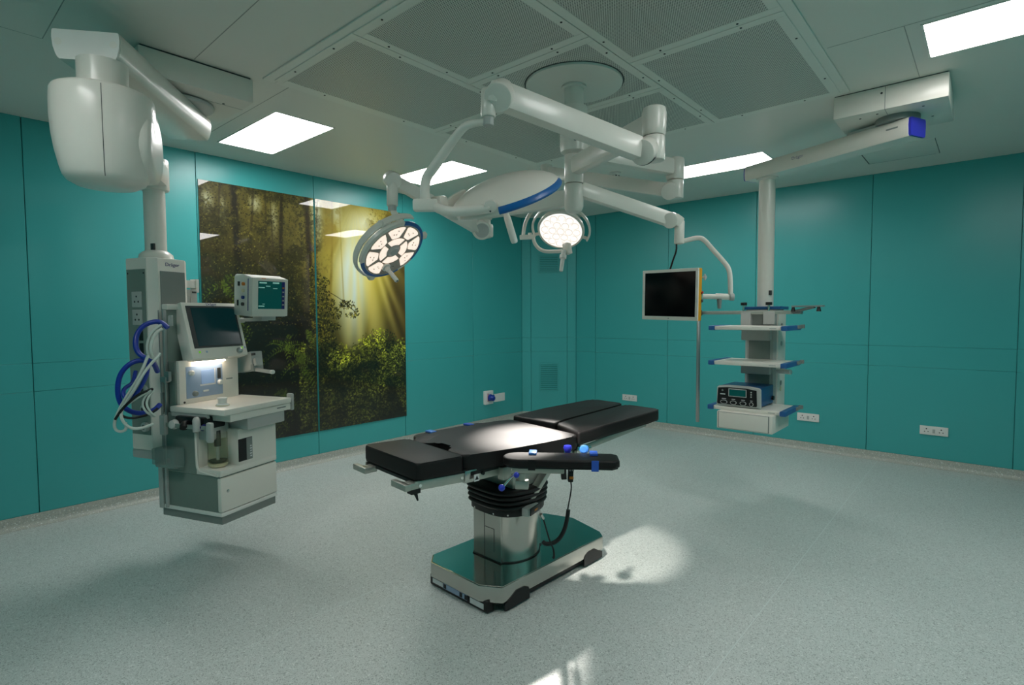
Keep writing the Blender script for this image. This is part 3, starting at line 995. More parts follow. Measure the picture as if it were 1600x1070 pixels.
obj('yoke_ring', MB(Mh).arc_band([(.278, -.04), (.292, -.044), (.296, -.026), (.292, .0), (.280, .002), (.276, -.018)], (0, 0, 0), (0, 0, 1), R_(140), R_(230), 36, xhint=(1, 0, 0)), 'white_paint', t)
nv = V((0.6564,-0.6964,-0.2901))
pk = obj('pivot_knob', MB().cyl(V(pv) - nv * .05, V(pv) + nv * .02, .027, n=28, bev=.004), 'white_paint', t)
for dx in (-1, 1):
    obj('knob_screw', MB().cyl(V(pv) + nv * .02 + V((0, 0, dx * .019)), V(pv) + nv * .022 + V((0, 0, dx * .019)), .004, n=8), 'dark_grey', pk)
beam_light(t, Mh, LAMP_WATTS * 2.0, .035, 27, .6, z=.2)

# ---- lamp C: the small bright head in the middle
t = thing('surgical_lamp', 'small round surgical lamp shining brightly towards the camera in the middle of the room', 'surgical lamp', (-1.7245,3.7467,2.5761), 0, 'ceiling mounted surgical lamps')
eC = (-1.7249,3.7473,2.5897)
zC = eC[2]
obj('extension_arm', MB().beam((CX, CY, zC - .005), eC, .075, .115, .022), 'white_paint', t)
m_ = MB()
joint(m_, (eC[0], eC[1], zC - .01), .062, .155)
obj('elbow_cap', m_, 'white_paint', t)
jC = (-1.7511,3.7136,2.4261)
m_ = MB()
m_.cyl((eC[0], eC[1], V(jC).z - .055), (eC[0], eC[1], zC - .09), .058, n=28, bev=.008)
nv = V((0.4123,-0.858,-0.3064))
m_.cyl(V(jC) - nv * .055, V(jC) + nv * .055, .060, n=28, bev=.008)
obj('elbow', m_, 'white_paint', t)
kC = (-2.8386,3.7142,2.7397)
obj('spring_arm', MB().beam(jC, kC, .075, .10, .02), 'white_paint', t)
m_ = MB().cyl((-2.8485,3.7098,2.8041), (-2.8402,3.698,2.5143), .05, .045, n=24, bev=.008)
obj('arm_head', m_, 'white_paint', t)
obj('yoke_tube', MB().tube([(-2.8414,3.6998,2.5572), (-2.8641,3.6503,2.5103), (-2.8925,3.6085,2.4551), (-2.924,3.5623,2.3736), (-2.9397,3.5307,2.3029), (-2.9486,3.5159,2.1968)], .015, smooth=2), 'white_paint', t)
m_ = MB().beam((-2.9685,3.4982,2.1916), (-2.8766,3.5789,2.1963), .04, .037, .006)
m_.cyl((-2.9049,3.5548,2.2071), (-2.9055,3.5557,2.2283), .016, n=12)
obj('yoke_block', m_, 'white_paint', t)
obj('lower_yoke', MB().tube([(-2.8846,3.5719,2.1963), (-2.8687,3.5689,2.1419), (-2.8331,3.5835,2.0928), (-2.7804,3.6015,2.0691), (-2.7188,3.6419,2.0675), (-2.6477,3.7044,2.0723)], .015, smooth=2), 'white_paint', t)
c3 = (-2.6823,3.6855,2.2458)
n3 = (0.2963,-0.6126,-0.7327)
x3 = (0.7987,0.5964,-0.0795)
Mh = frame_z(n3, x3).to_4x4() @ Matrix.Scale(1.16, 4)
Mh.translation = V(c3)
obj('housing', MB(Mh).lathe([(0, -.09), (.05, -.088), (.10, -.07), (.14, -.045), (.162, -.02), (.168, 0), (.164, .012), (.15, .014)], (0, 0, 0), (0, 0, 1), 64, xhint=(1, 0, 0)), 'white_paint', t)
lp = obj('lens', MB(Mh).lathe([(0, .020), (.08, .018), (.13, .014), (.150, .010), (.150, .006)], (0, 0, 0), (0, 0, 1), 48, xhint=(1, 0, 0)), 'lamp_full', t)
for (q, rr_) in ((1, 0), (6, .058), (12, .112)):
    for k in range(q):
        a = 2 * PI * k / q
        obj('lens_cell', MB(Mh).lathe([(.0235, .0), (.027, .0), (.027, .002), (.0235, .002)], (rr_ * math.cos(a), rr_ * math.sin(a), .0195 - .35 * rr_ ** 2), (0, 0, 1), 20, xhint=(1, 0, 0)), 'lamp_cell', lp)
for a0, a1, a in ((118, 205, 201), (-20, 72, -16)):
    g_ = obj('side_grip', MB(Mh).arc_band([(.196, -.012), (.208, -.014), (.211, .0), (.206, .012), (.196, .010)], (0, 0, 0), (0, 0, 1), R_(a0), R_(a1), 24, xhint=(1, 0, 0)), 'white_paint', t)
    obj('grip_lug', MB(Mh).box((.18, 0, -.004), (.05, .02, .014), .004, M=Matrix.Rotation(R_(a), 4, 'Z')), 'white_paint', g_)
hn = (-2.6361,3.6614,2.0729)
h_ = obj('handle', MB().lathe([(0, 0), (.021, 0), (.018, .035), (.028, .042), (.028, .07), (.017, .077), (.015, .175), (.013, .18), (0, .18)], hn, (0.0516,-0.283,-0.9577), 20), 'white_plastic', t)
obj('pivot_block', MB().beam((-2.6455,3.7104,2.1353), (-2.6252,3.7089,2.0448), .058, .052, .01), 'white_paint', t)
beam_light(t, Matrix.Translation(V(c3)) @ frame_z(n3, x3).to_4x4(), LAMP_WATTS * 18, .05, 20, 1.0)

# ---- monitor arm and display
t = thing('monitor_arm', 'white jointed arm and bent tube holding the flat display on the right', 'monitor arm', (CX, CY, 2.26))
kD = (-1.6006,3.4557,2.1642)
obj('spring_arm', MB().beam((CX + .03, CY + .02, 2.335), kD, .065, .095, .02), 'white_paint', t)
m_ = MB()
nv = V((0.3189,-0.9121,-0.2576))
m_.cyl(V((-1.6045,3.4257,2.1651)) - nv * .05, V((-1.6045,3.4257,2.1651)) + nv * .045, .05, n=28, bev=.01)
m_.beam((-1.6076,3.451,2.1854), (-1.5618,3.4882,2.1428), .085, .075, .02)
m_.cyl((-1.5687,3.4835,2.164), (-1.5676,3.4746,2.0119), .032, n=24, bev=.005)
obj('arm_head', m_, 'white_paint', t)
obj('yoke_tube', MB().tube([(-1.5521,3.4892,2.0287), (-1.5101,3.5133,2.0398), (-1.4619,3.5429,2.0507), (-1.4282,3.5447,2.0352), (-1.3771,3.5454,1.9728), (-1.2936,3.5457,1.8765), (-1.2636,3.5425,1.8339), (-1.2561,3.5459,1.7851), (-1.2511,3.5423,1.6633)], .0155, smooth=2), 'white_paint', t)
m_ = MB().tube([(-1.4,3.4651,1.6614), (-1.2371,3.554,1.6551)], .0165)
m_.tube([(-1.3324,3.5042,1.6605), (-1.2371,3.554,1.6551)], .0195)
obj('cross_tube', m_, 'white_paint', t)
obj('tube_end', MB().cyl((-1.2554,3.5379,1.6552), (-1.2322,3.5515,1.6549), .023, n=20, bev=.003), 'light_grey', t)
obj('clamp_screw', MB().cyl((-1.3115,3.5147,1.6439), (-1.3098,3.5122,1.5826), .016, .011, n=16), 'mid_grey', t)
obj('cable', MB().tube([(-1.5848,3.4732,2.0175), (-1.6139,3.538,1.9748), (-1.6461,3.5596,1.9228), (-1.6783,3.5803,1.8564)], .006, smooth=2), 'black_plastic', t)

dm = thing('display_monitor', 'flat black screen with white frame and yellow side edges on the monitor arm', 'monitor', (-1.6259,3.4816,1.6807))
DW, DH = .445, .338
dn = (-0.2052,-0.9786,-0.0126)
Md = face_mat((-1.6234,3.457,1.6779), dn, (0.0155,-0.0304,0.9994))
DWx = DW / 2; DHx = DH / 2
obj('housing', MB(Md).box((-.01, 0, -.040), (DW - .05, DH - .04, .04), .012), 'white_plastic', dm)
obj('edge_band', MB(Md).box((0, 0, -.020), (DW, DH, .036), .008), 'yellow_edge', dm)
bz = MB(Md)
e = .020
for a, b in (((-DWx, -DHx), (DWx, -DHx + e * 1.25)), ((-DWx, DHx - e), (DWx, DHx)), ((-DWx, -DHx + e * 1.25), (-DWx + e, DHx - e)), ((DWx - e, -DHx + e * 1.25), (DWx, DHx - e))):
    bz.box2((*a, -.004), (*b, .008), .002, seg=1)
obj('bezel', bz, 'warm_white', dm)
obj('screen', MB(Md).box((0, .003, .001), (DW - 2 * e, DH - 2.2 * e, .006)), 'screen_black', dm)
obj('rear_cover', MB(Md).box((-.02, 0, -.07), (.30, .22, .03), .012), 'white_plastic', dm)
mpk = obj('mount_plate', MB(Md).box((.10, -.01, -.10), (.012, .10, .11), .003).box((.10, -.01, -.09), (.06, .04, .03), .004), 'white_plastic', dm)
obj('mount_bolt', MB().cyl((-1.399,3.4412,1.6894), (-1.3927,3.4462,1.6812), .010, n=10), 'red', mpk)
obj('mount_bolt', MB().cyl((-1.3974,3.4388,1.6322), (-1.3913,3.4442,1.6322), .010, n=10), 'dark_grey', mpk)
kn = obj('side_knob', MB().cyl((-1.4341,3.4831,1.7827), (-1.3943,3.4782,1.7846), .004, n=8), 'chrome', dm)
m_ = MB().cyl((-1.3974,3.4755,1.7846), (-1.3841,3.4737,1.7839), .012, n=16)
for k in range(3):
    m_.sphere(V((-1.3892,3.4759,1.7842)) + V((0, .012 * math.cos(k * 2.09), .017 * math.sin(k * 2.09))), .007, 8)
obj('knob_star', m_, 'light_grey', kn)
obj('power_mark', MB(Md).cyl((.0, -DHx + .012, .008), (.0, -DHx + .012, .0085), .004, n=8), 'mid_grey', dm)


# ------------------------------------------------------------------ left ceiling pendant (mount box, arm, lift drum, service column)
cp = thing('ceiling_pendant', 'big white ceiling pendant with drum joint and service column on the left', 'ceiling pendant', (-3.74, 1.24, H))
mb_ = MB().box2((-4.04, .94, 2.85), (-3.44, 1.54, 2.99), .006)
bx = obj('mount_box', mb_, 'white_paint', cp)
obj('box_gap', MB().box2((-4.03, .95, 2.99), (-3.45, 1.53, H)), 'dark_grey', bx)
obj('box_screw', MB().cyl((-3.58, 1.42, 2.848), (-3.58, 1.42, 2.851), .008, n=8), 'dark_grey', bx)
obj('cover_seam', MB().box2((-3.60, 1.25, 2.8493), (-3.597, 1.54, 2.851)), 'mid_grey', bx)
obj('bearing', MB().lathe([(0, 2.82), (.17, 2.82), (.175, 2.825), (.175, 2.838), (.15, 2.85), (0, 2.85)], (-3.74, 1.24, 0), (0, 0, 1), 40), 'light_grey', cp)
a0, a1 = V((-3.075, .645, 2.755)), V((-3.93, 1.335, 2.755))
def prof_beam(name, p0, p1, prof, material, parent, sh=0.0):
    """prof: (across, up) closed polygon swept from p0 to p1"""
    p0, p1 = V(p0), V(p1)
    d = (p1 - p0).normalized()
    x = d.cross(V((0, 0, 1))).normalized()
    mb = MB()
    A = [mb.bm.verts.new(p0 + x * a + V((0, 0, b))) for a, b in prof]
    B = [mb.bm.verts.new(p1 + x * a + V((0, 0, b))) for a, b in prof]
    n = len(prof)
    for i in range(n):
        j = (i + 1) % n
        mb.bm.faces.new((A[i], A[j], B[j], B[i]))
    mb.bm.faces.new(A); mb.bm.faces.new(B[::-1])
    return obj(name, mb, material, parent, ang=50)
ARMP = [(-.135, .060), (-.130, .064), (.130, .064), (.135, .060), (.138, .03), (.134, -.01), (.124, -.045), (.116, -.060), (.106, -.066), (-.106, -.066), (-.116, -.060), (-.124, -.045), (-.134, -.01), (-.138, .03)]
arm = prof_beam('upper_arm', a0, a1, ARMP, 'white_paint', cp)
dd = (a0 - a1).normalized()
cap = prof_beam('end_cap', a0 + dd * .012, a0, [(a * .985, b * .985) for a, b in ARMP], 'white_plastic', arm)
xx = V((-dd).cross(V((0, 0, 1)))).normalized()
for s in (-1, 1):
    q = a0 + dd * .0122 + xx * s * .11 + V((0, 0, .01))
    obj('cap_screw', MB().cyl(q, q + dd * .0006, .016, n=14), 'white_paint', cap)
prof_beam('end_cap', a1, a1 - dd * .012, [(a * .985, b * .985) for a, b in ARMP], 'white_plastic', arm)
dc = V((-3.085, .70, 2.355))                     # lift joint at the near end of the upper arm
pipe = V((-4.0, 1.15, 0))
ld = (V((pipe.x, pipe.y, 0)) - V((dc.x, dc.y, 0))).normalized()
ax = V((-ld.y, ld.x, 0))
if ax.dot(V((.75, .66, 0))) < 0: ax = -ax
obj('neck', MB().cyl((dc.x, dc.y, 2.54), (dc.x, dc.y, 2.70), .098, n=40), 'white_paint', cp)
dp = [(0, 2.145), (.115, 2.145), (.150, 2.165), (.163, 2.185), (.172, 2.22), (.186, 2.29), (.195, 2.36), (.199, 2.43), (.199, 2.50), (.196, 2.548), (.190, 2.560), (.18, 2.565), (0, 2.565)]
drum = obj('lift_drum', MB().lathe(dp, (dc.x, dc.y, 0), (0, 0, 1), 72), 'white_paint', cp, ang=50)
sd_ = V((.965, -.262, 0))
sm_ = [(r + .0008, z) for r, z in dp[2:10]]
mb = MB()
tn = V((-sd_.y, sd_.x, 0))
pA = [mb.bm.verts.new(V((dc.x, dc.y, 0)) + sd_ * r + tn * -.0013 + V((0, 0, z))) for r, z in sm_]
pB = [mb.bm.verts.new(V((dc.x, dc.y, 0)) + sd_ * r + tn * .0013 + V((0, 0, z))) for r, z in sm_]
for i_ in range(len(pA) - 1):
    mb.bm.faces.new((pA[i_], pA[i_ + 1], pB[i_ + 1], pB[i_]))
obj('drum_seam', mb, 'dark_grey', drum)
obj('drum_disc', MB().lathe([(0, .196), (.12, .196), (.150, .192), (.168, .180), (.174, .15), (.174, .05)], dc + ld * .055, ax, 56), 'white_paint', drum, ang=50)
pj = V((pipe.x, pipe.y, 2.44))
obj('lift_arm', MB().beam(V((dc.x, dc.y, 2.40)) + ld * .10, pj, .17, .15, .035), 'white_paint', cp)
m_ = MB().cyl((pipe.x, pipe.y, 2.34), (pipe.x, pipe.y, 2.54), .085, n=36, bev=.015)
obj('column_joint', m_, 'white_paint', cp)
pp = obj('hanging_tube', MB().cyl((pipe.x, pipe.y, 1.95), (pipe.x, pipe.y, 2.36), .060, n=36), 'white_paint', cp)
obj('tube_flange', MB().lathe([(.06, 1.965), (.075, 1.955), (.092, 1.94), (.098, 1.91), (.0, 1.905)], (pipe.x, pipe.y, 0), (0, 0, 1), 36), 'white_paint', cp)
CW = Matrix.Translation((pipe.x, pipe.y, 0)) @ rz(20)
vd = (CW.inverted() @ V((0, 0, 1.5)))
obj('tube_label', MB(CW).box((.038, -.048, 1.985), (.03, .012, .04), .002, M=Matrix.Identity(4)), 'dark_grey', pp)
hc, ch = .132, .042
oct_ = [(hc, -hc + ch), (hc, hc - ch), (hc - ch, hc), (-hc + ch, hc), (-hc, hc - ch), (-hc, -hc + ch), (-hc + ch, -hc), (hc - ch, -hc)]
sc_ = obj('service_column', MB(CW).prism(oct_, .72, 1.91, bev=.012), 'white_paint', cp)
pL = obj('socket_strip', MB(CW).box((-.002, -hc - .0015, 1.33), (.165, .006, 1.02), .002, seg=1), 'green_grey', sc_)
for k, z in enumerate((1.655, 1.545)):
    so = obj('mains_socket', MB(CW).box((.005, -hc - .006, z), (.086, .006, .095), .003), 'light_grey', pL)
    for dx, dz in ((0, .018), (-.016, -.014), (.016, -.014)):
        obj('pin_hole', MB(CW).cyl((.005 + dx, -hc - .0088, z + dz), (.005 + dx, -hc - .0096, z + dz), .0065, n=8), 'ink_black', so)
for k in range(2):
    obj('data_port', MB(CW).box((.03, -hc - .004, 1.44 - .09 * k), (.036, .005, .075), .001, seg=1), 'black_plastic', pL)
for z in (1.10, .98, .87):
    g = obj('gas_outlet', MB(CW).lathe([(0, 0), (.030, 0), (.030, .016), (.022, .02), (0, .02)], (.045, -hc - .004, z), (0, -1, 0), 24), 'light_grey', pL)
    obj('gas_seat', MB(CW).cyl((.045, -hc - .024, z), (.045, -hc - .0255, z), .014, n=16), 'dark_grey', g)
for s in (-1, 1):
    obj('strip_screw', MB(CW).cyl((s * .07, -hc - .004, 1.815), (s * .07, -hc - .0055, 1.815), .006, n=8), 'ink_black', pL)
obj('front_strip', MB(CW).box((hc + .001, .005, 1.30), (.006, .165, 1.06), .002, seg=1), 'mid_grey', sc_)
lettering('column_logo', 'Dräger', .030, CW @ face_mat((hc + .0008, .005, 1.872), (1, 0, 0)), 'ink_blue', sc_, 1.1)
obj('back_outlet_strip', MB(CW).box((-hc - .012, -.03, 1.35), (.03, .05, .18), .006), 'light_grey', sc_)
obj('bottom_tray', MB(CW).box((0, 0, .69), (.24, .24, .06), .015), 'light_grey', cp)
# bracket arms on the column's right side
m_ = MB(CW).box((.02, hc + .035, 1.655), (.05, .075, .055), .004).box((.02, hc + .085, 1.68), (.06, .05, .10), .006)
br = obj('upper_bracket', m_, 'light_grey', cp)
obj('bracket_block', MB(CW).box((.02, hc + .075, 1.765), (.05, .06, .05), .005).box((.02, hc + .115, 1.755), (.06, .02, .09), .003), 'white_plastic', br)
obj('bracket_slot', MB(CW).box((.052, hc + .085, 1.71), (.003, .03, .012)), 'dark_grey', br)
# side arm carrying the patient monitor
m_ = MB().beam(CW @ V((.0, hc, 1.47)), (-4.092,1.7136,1.5217), .05, .035, .008).beam((-4.113,1.6953,1.5219), (-3.8333,1.7539,1.5263), .055, .022, .004)
obj('monitor_side_arm', m_, 'light_grey', cp)
# rail module below the monitor, right of the machine
m_ = MB().beam((-4.073,1.6698,1.2086), (-3.8254,1.6891,1.2429), .08, .13, .006)
rm = obj('rail_module', m_, 'light_grey', cp)
obj('module_recess', MB().beam((-3.986,1.6505,1.1737), (-3.8003,1.6549,1.198), .012, .05, .002), 'mid_grey', rm)
obj('module_strip', MB().beam((-3.9836,1.6522,1.2692), (-3.7895,1.6571,1.2908), .012, .016, .002), 'dark_grey', rm)
obj('module_knob', MB().beam((-3.8183,1.6812,1.2305), (-3.7851,1.6843,1.2408), .05, .05, .004), 'light_grey', rm)
obj('rail_handle', MB().tube([(-3.8437,1.669,1.181), (-3.6082,1.6885,1.1767)], .013), 'light_grey', cp)
obj('handle_end', MB().cyl((-3.6144,1.687,1.1764), (-3.5919,1.6895,1.1777), .0145, n=14, bev=.003), 'white_plastic', cp)

# ------------------------------------------------------------------ patient monitor
MPo = V((-3.8348,1.7366,1.687))
pm = thing('patient_monitor', 'small white patient monitor with green screen behind the anaesthesia machine', 'monitor', (MPo.x, MPo.y, MPo.z - .14), 9)
PMm = Matrix.Translation(MPo) @ Matrix.Scale(1.08, 4) @ rz(9) @ Matrix.Rotation(R_(4), 4, "Y")
sec = [(-.10, -.125), (.075, -.125), (.085, -.12), (.085, .11), (.075, .122), (.0, .135), (-.085, .135), (-.10, .12)]   # local x (front +), z
mb = MB(PMm @ Matrix(((1, 0, 0, 0), (0, 0, -1, 0), (0, 1, 0, 0), (0, 0, 0, 1))))
mb.prism(sec, -.128, .128, bev=.012)
obj('housing', mb, 'white_plastic', pm)
obj('front_frame', MB(PMm).box((.088, 0, -.002), (.012, .25, .24), .006), 'warm_white', pm)
sc1 = obj('screen', MB(PMm).box((.0945, .006, .012), (.003, .186, .175), .001, seg=1), 'screen_green', pm)
for i, (y, z, wd, hh) in enumerate(((-.055, .088, .05, .008), (.035, .090, .045, .009), (-.02, .068, .03, .004), (-.065, .058, .042, .005), (.03, .055, .03, .004), (-.065, -.058, .04, .006), (-.05, -.045, .016, .003))):
    obj('readout', MB(PMm).box((.0965, y, z), (.001, wd, hh)), 'screen_text', sc1)
obj('key_strip', MB(PMm).box((.0962, .088, .012), (.0015, .022, .175)), 'ink_blue', sc1)
for k in range(5):
    obj('soft_key', MB(PMm).box((.0972, .088, .06 - .027 * k), (.001, .013, .009)), 'light_grey' if k else 'orange', sc1)
obj('blue_stripe', MB(PMm).box((.055, -.1285, .01), (.006, .003, .20)), 'ink_blue', pm)
for k, (c, x) in enumerate((('orange', .01), ('cream', .008), ('hose_blue', .006), ('dark_grey', .004))):
    obj('connector', MB(PMm).cyl((x, -.128, .075 - .042 * k), (x, -.138, .075 - .042 * k), .011, n=14), c, pm)
obj('connector_slot', MB(PMm).box((-.045, -.129, .075), (.02, .004, .028)), 'ink_black', pm)
obj('connector_slot', MB(PMm).box((-.055, -.129, -.045), (.014, .004, .035)), 'ink_black', pm)
obj('foot_bracket', MB(PMm).box((.0, .02, -.138), (.10, .10, .028), .005), 'light_grey', pm)
obj('maker_mark', MB(PMm).box((.0945, -.05, .115), (.001, .03, .004)), 'orange', pm)

# ------------------------------------------------------------------ anaesthesia machine (hangs from the pendant)
AMo = V((-3.736, 1.389, .30))
am = thing('anaesthesia_machine', 'white and grey hanging anaesthesia machine with dark screen, worktop and drawer', 'anaesthesia machine', AMo, 20)
L_ = dict(parent=am, local=True)
Dx, Wy = .26, .2175
obj('bottom_skirt', MB().prism([(-Dx + .01, -Wy + .01), (Dx - .008, -Wy + .01), (Dx - .008, Wy - .01), (-Dx + .01, Wy - .01)], 0, .052, bev=.006), 'mid_grey', **L_)
obj('bottom_trim', MB().box2((-Dx, -Wy, .05), (Dx, Wy, .075), .006), 'white_plastic', **L_)
obj('lower_body', MB().box2((-Dx + .004, -Wy + .004, .072), (Dx - .012, Wy - .004, .292), .004), 'green_grey', **L_)
dr = obj('drawer', MB().box2((Dx - .03, -Wy, .078), (Dx + .002, Wy, .284), .010), 'warm_white', **L_)
lk = obj('drawer_lock', MB().cyl((Dx + .001, -.172, .20), (Dx + .006, -.172, .20), .010, n=16, bev=.001), 'chrome', dr, local=True)
# upper body with the absorber recess cut out of its front left corner
nx, ny = .075, -.085
poly = [(-Dx, Wy), (-Dx, -Wy), (nx, -Wy), (nx, ny - .03), (nx + .012, ny - .012), (nx + .03, ny), (Dx, ny), (Dx, Wy)]
obj('upper_body', MB().prism(poly, .330, .555, bev=.004), 'warm_white', **L_)
poly2 = [(-Dx, Wy), (-Dx, -Wy), (Dx, -Wy), (Dx, Wy)]
obj('recess_floor', MB().prism(poly2, .292, .332, bev=.008), 'warm_white', **L_)
obj('side_skin', MB().box2((-Dx + .02, -Wy - .003, .296), (nx - .01, -Wy + .004, .66), .002, seg=1), 'green_grey', **L_)
obj('recess_edge', MB().tube([(nx - .004, -Wy - .002, .55), (nx - .004, -Wy - .002, .35), (nx + .006, -Wy - .002, .325), (nx + .03, -Wy - .002, .312), (Dx - .02, -Wy - .002, .300)], .008, smooth=2), 'warm_white', **L_)
# absorber canister in the recess
cxy = (.165, -.150)
ab = obj('absorber_jar', MB().lathe([(.052, .345), (.056, .35), (.056, .54), (.052, .545)], (*cxy, 0), (0, 0, 1), 32), 'jar', **L_)
obj('jar_base', MB().lathe([(0, .334), (.04, .334), (.054, .345), (.056, .36), (.0, .362)], (*cxy, 0), (0, 0, 1), 32), 'cream', ab, local=True)
obj('jar_grid', MB().cyl((*cxy, .366), (*cxy, .376), .050, n=28), 'black_plastic', ab, local=True)
obj('jar_rod', MB().cyl((*cxy, .376), (*cxy, .47), .010, n=14), 'light_grey', ab, local=True)
obj('jar_piston', MB().cyl((*cxy, .46), (*cxy, .555), .018, n=18), 'dark_grey', ab, local=True)
# under-top block
obj('under_block', MB().box2((.02, -.06, .55), (Dx + .055, .245, .625), .01), 'light_grey', **L_)
obj('valve_block', MB().box2((nx - .16, -Wy + .015, .50), (nx + .10, -.07, .62), .015), 'light_grey', **L_)
# breathing system: black fittings and grey hoses between the rails
vb = obj('breathing_block', MB().box2((-.06, -Wy - .035, .575), (.18, -.10, .65), .012), 'black_plastic', **L_)
obj('grey_elbow', MB().tube([(.12, -Wy - .03, .63), (.145, -Wy - .055, .64), (.165, -Wy - .07, .625), (.172, -Wy - .075, .575)], .021, smooth=2), 'light_grey', vb, local=True)
obj('white_knob', MB().lathe([(0, 0), (.028, 0), (.03, .01), (.024, .03), (0, .032)], (-.045, -Wy - .04, .60), (0, -1, .1), 20), 'white_plastic', vb, local=True)
obj('black_elbow', MB().tube([(.04, -Wy - .02, .61), (.05, -Wy - .06, .61), (.065, -Wy - .075, .59)], .022, smooth=2), 'rubber', vb, local=True)
obj('blue_fitting', MB().cyl((.185, -Wy - .035, .60), (.20, -Wy - .06, .595), .016, n=14), 'ink_blue', vb, local=True)
obj('side_rail', MB().box2((-.10, -Wy - .065, .585), (.26, -Wy - .055, .61), .002), 'steel_rail', **L_)
m_ = MB().box((-.12, -Wy - .062, .595), (.045, .03, .125), .013)
obj('rail_bumper', m_, 'light_grey', **L_)
obj('rail_bumper', MB().box((.262, -Wy - .062, .575), (.042, .028, .12), .013), 'light_grey', **L_)
# worktop
tp = obj('worktop', MB().box2((-.12, -Wy - .02, .667), (Dx + .068, .295, .703), .008), 'warm_white', **L_)
obj('worktop_lip', MB().box2((.0, -.19, .622), (Dx + .062, .293, .667), .008), 'warm_white', **L_)
obj('side_lip', MB().box2((-.12, -Wy - .012, .64), (.18, -Wy + .01, .668), .004), 'light_grey', **L_)
hd = obj('end_bumper', MB().box((Dx + .03, .325, .668), (.05, .022, .115), .011), 'light_grey', **L_)
obj('bumper_stud', MB().cyl((Dx + .03, .290, .672), (Dx + .03, .318, .672), .014, n=12), 'black_plastic', hd, local=True)
va = obj('relief_valve', MB().lathe([(0, .70), (.035, .70), (.037, .708), (.032, .716), (.025, .718), (.025, .74), (.030, .748), (.028, .752), (0, .752)], (.175, -.115, 0), (0, 0, 1), 28), 'white_plastic', **L_)
obj('valve_ring', MB().lathe([(.0375, .703), (.040, .705), (.0375, .709)], (.175, -.115, 0), (0, 0, 1), 28), 'cream', va, local=True)
obj('model_mark', MB().box((Dx + .0625, .21, .648), (.001, .075, .008)), 'mid_grey', **L_)
# black plate on the front
bp_ = obj('front_plate', MB().box2((Dx - .002, -.085, .352), (Dx + .003, .022, .492), .002, seg=1), 'black_plastic', **L_)
obj('plate_stripe', MB().box2((Dx + .003, -.025, .354), (Dx + .0036, .020, .490)), 'mid_grey', bp_, local=True)
for k in range(5):
    obj('plate_mark', MB().box((Dx + .004, .008, .372 + .016 * k), (.001, .012 + .004 * (k % 2), .008)), 'ink_white', bp_, local=True)
# tower: lower control face and upper screen
obj('tower_side', MB().box2((-.225, -Wy + .01, .66), (-.165, .235, 1.295), .006).box2((-.17, -Wy + .012, .66), (-.108, .232, .97), .004), 'green_grey', **L_)
cf = obj('control_face', MB().box2((-.115, -Wy + .022, .70), (-.085, .245, .975), .008), 'warm_white', **L_)
cpn = obj('control_panel', MB().box2((-.0865, -.150, .735), (-.0825, .115, .935), .0018), 'panel_blue', **L_)
obj('control_lcd', MB().box2((-.083, -.045, .815), (-.0805, .052, .905), .001, seg=1), 'lcd_blue', cpn, local=True)
obj('lcd_frame', MB().box2((-.083, -.055, .805), (-.0815, .060, .815)).box2((-.083, .052, .805), (-.0815, .060, .91)), 'ink_white', cpn, local=True)
for y, z, m__ in ((-.118, .895, 'white_plastic'), (.09, .815, 'white_plastic'), (-.095, .762, 'mid_grey')):
    obj('control_knob', MB().lathe([(0, 0), (.017, 0), (.016, .016), (.012, .02), (0, .02)], (-.0825, y, z), (1, 0, 0), 20), m__, cpn, local=True)
obj('flow_tube', MB().box2((-.083, .075, .84), (-.079, .10, .91), .001, seg=1), 'dark_grey', cpn, local=True)
obj('push_bar', MB().box2((-.083, -.035, .765), (-.078, .005, .776), .002), 'white_plastic', cpn, local=True)
obj('face_screw', MB().cyl((-.085, -.165, .715), (-.083, -.165, .715), .007, n=10), 'dark_grey', cf, local=True)
obj('face_mark', MB().box((-.0845, .17, .83), (.001, .05, .008)), 'mid_grey', cf, local=True)
# screen housing leans back
tl = math.atan2(.085, .32)
SM = Matrix.Translation((-.085, .075, 1.160)) @ Matrix.Rotation(-tl, 4, 'Y')
sh = obj('screen_housing', MB(SM).box((-.042, 0, 0), (.094, .425, .370), .010), 'warm_white', **L_)
obj('screen_bezel', MB(SM).box((.0055, .0, .022), (.003, .372, .278), .001, seg=1), 'dark_grey', sh, local=True)
obj('screen', MB(SM).box((.0066, .008, .022), (.003, .325, .252)), 'screen_teal', sh, local=True)
lettering('screen_logo', 'Dräger', .026, Matrix.Translation(AMo) @ rz(20) @ SM @ face_mat((.0058, .005, .173), (1, 0, 0)), 'ink_blue', sh, 1.1)
kb = obj('selector_knob', MB(SM).lathe([(0, 0), (.021, 0), (.019, .014), (.012, .018), (0, .018)], (.005, .142, -.150), (1, 0, 0), 24), 'alu', sh, local=True)
for y, m__ in ((-.155, 'led_green'), (-.105, 'panel_blue'), (.172, 'led_green'), (.195, 'panel_blue')):
    obj('status_mark', MB(SM).box((.0055, y, -.142 + (.012 if y > 0 else 0)), (.001, .013, .013)), m__, sh, local=True)
obj('top_cover', MB().box2((-.228, -Wy + .008, 1.292), (-.150, .262, 1.326), .008), 'warm_white', **L_)
obj('work_lamp', MB().box2((-.075, -.10, .955), (-.045, .11, .966), .004), 'work_light', **L_)
obj('lamp_hood', MB().box2((-.10, -.12, .966), (-.04, .125, .982), .004), 'warm_white', **L_)
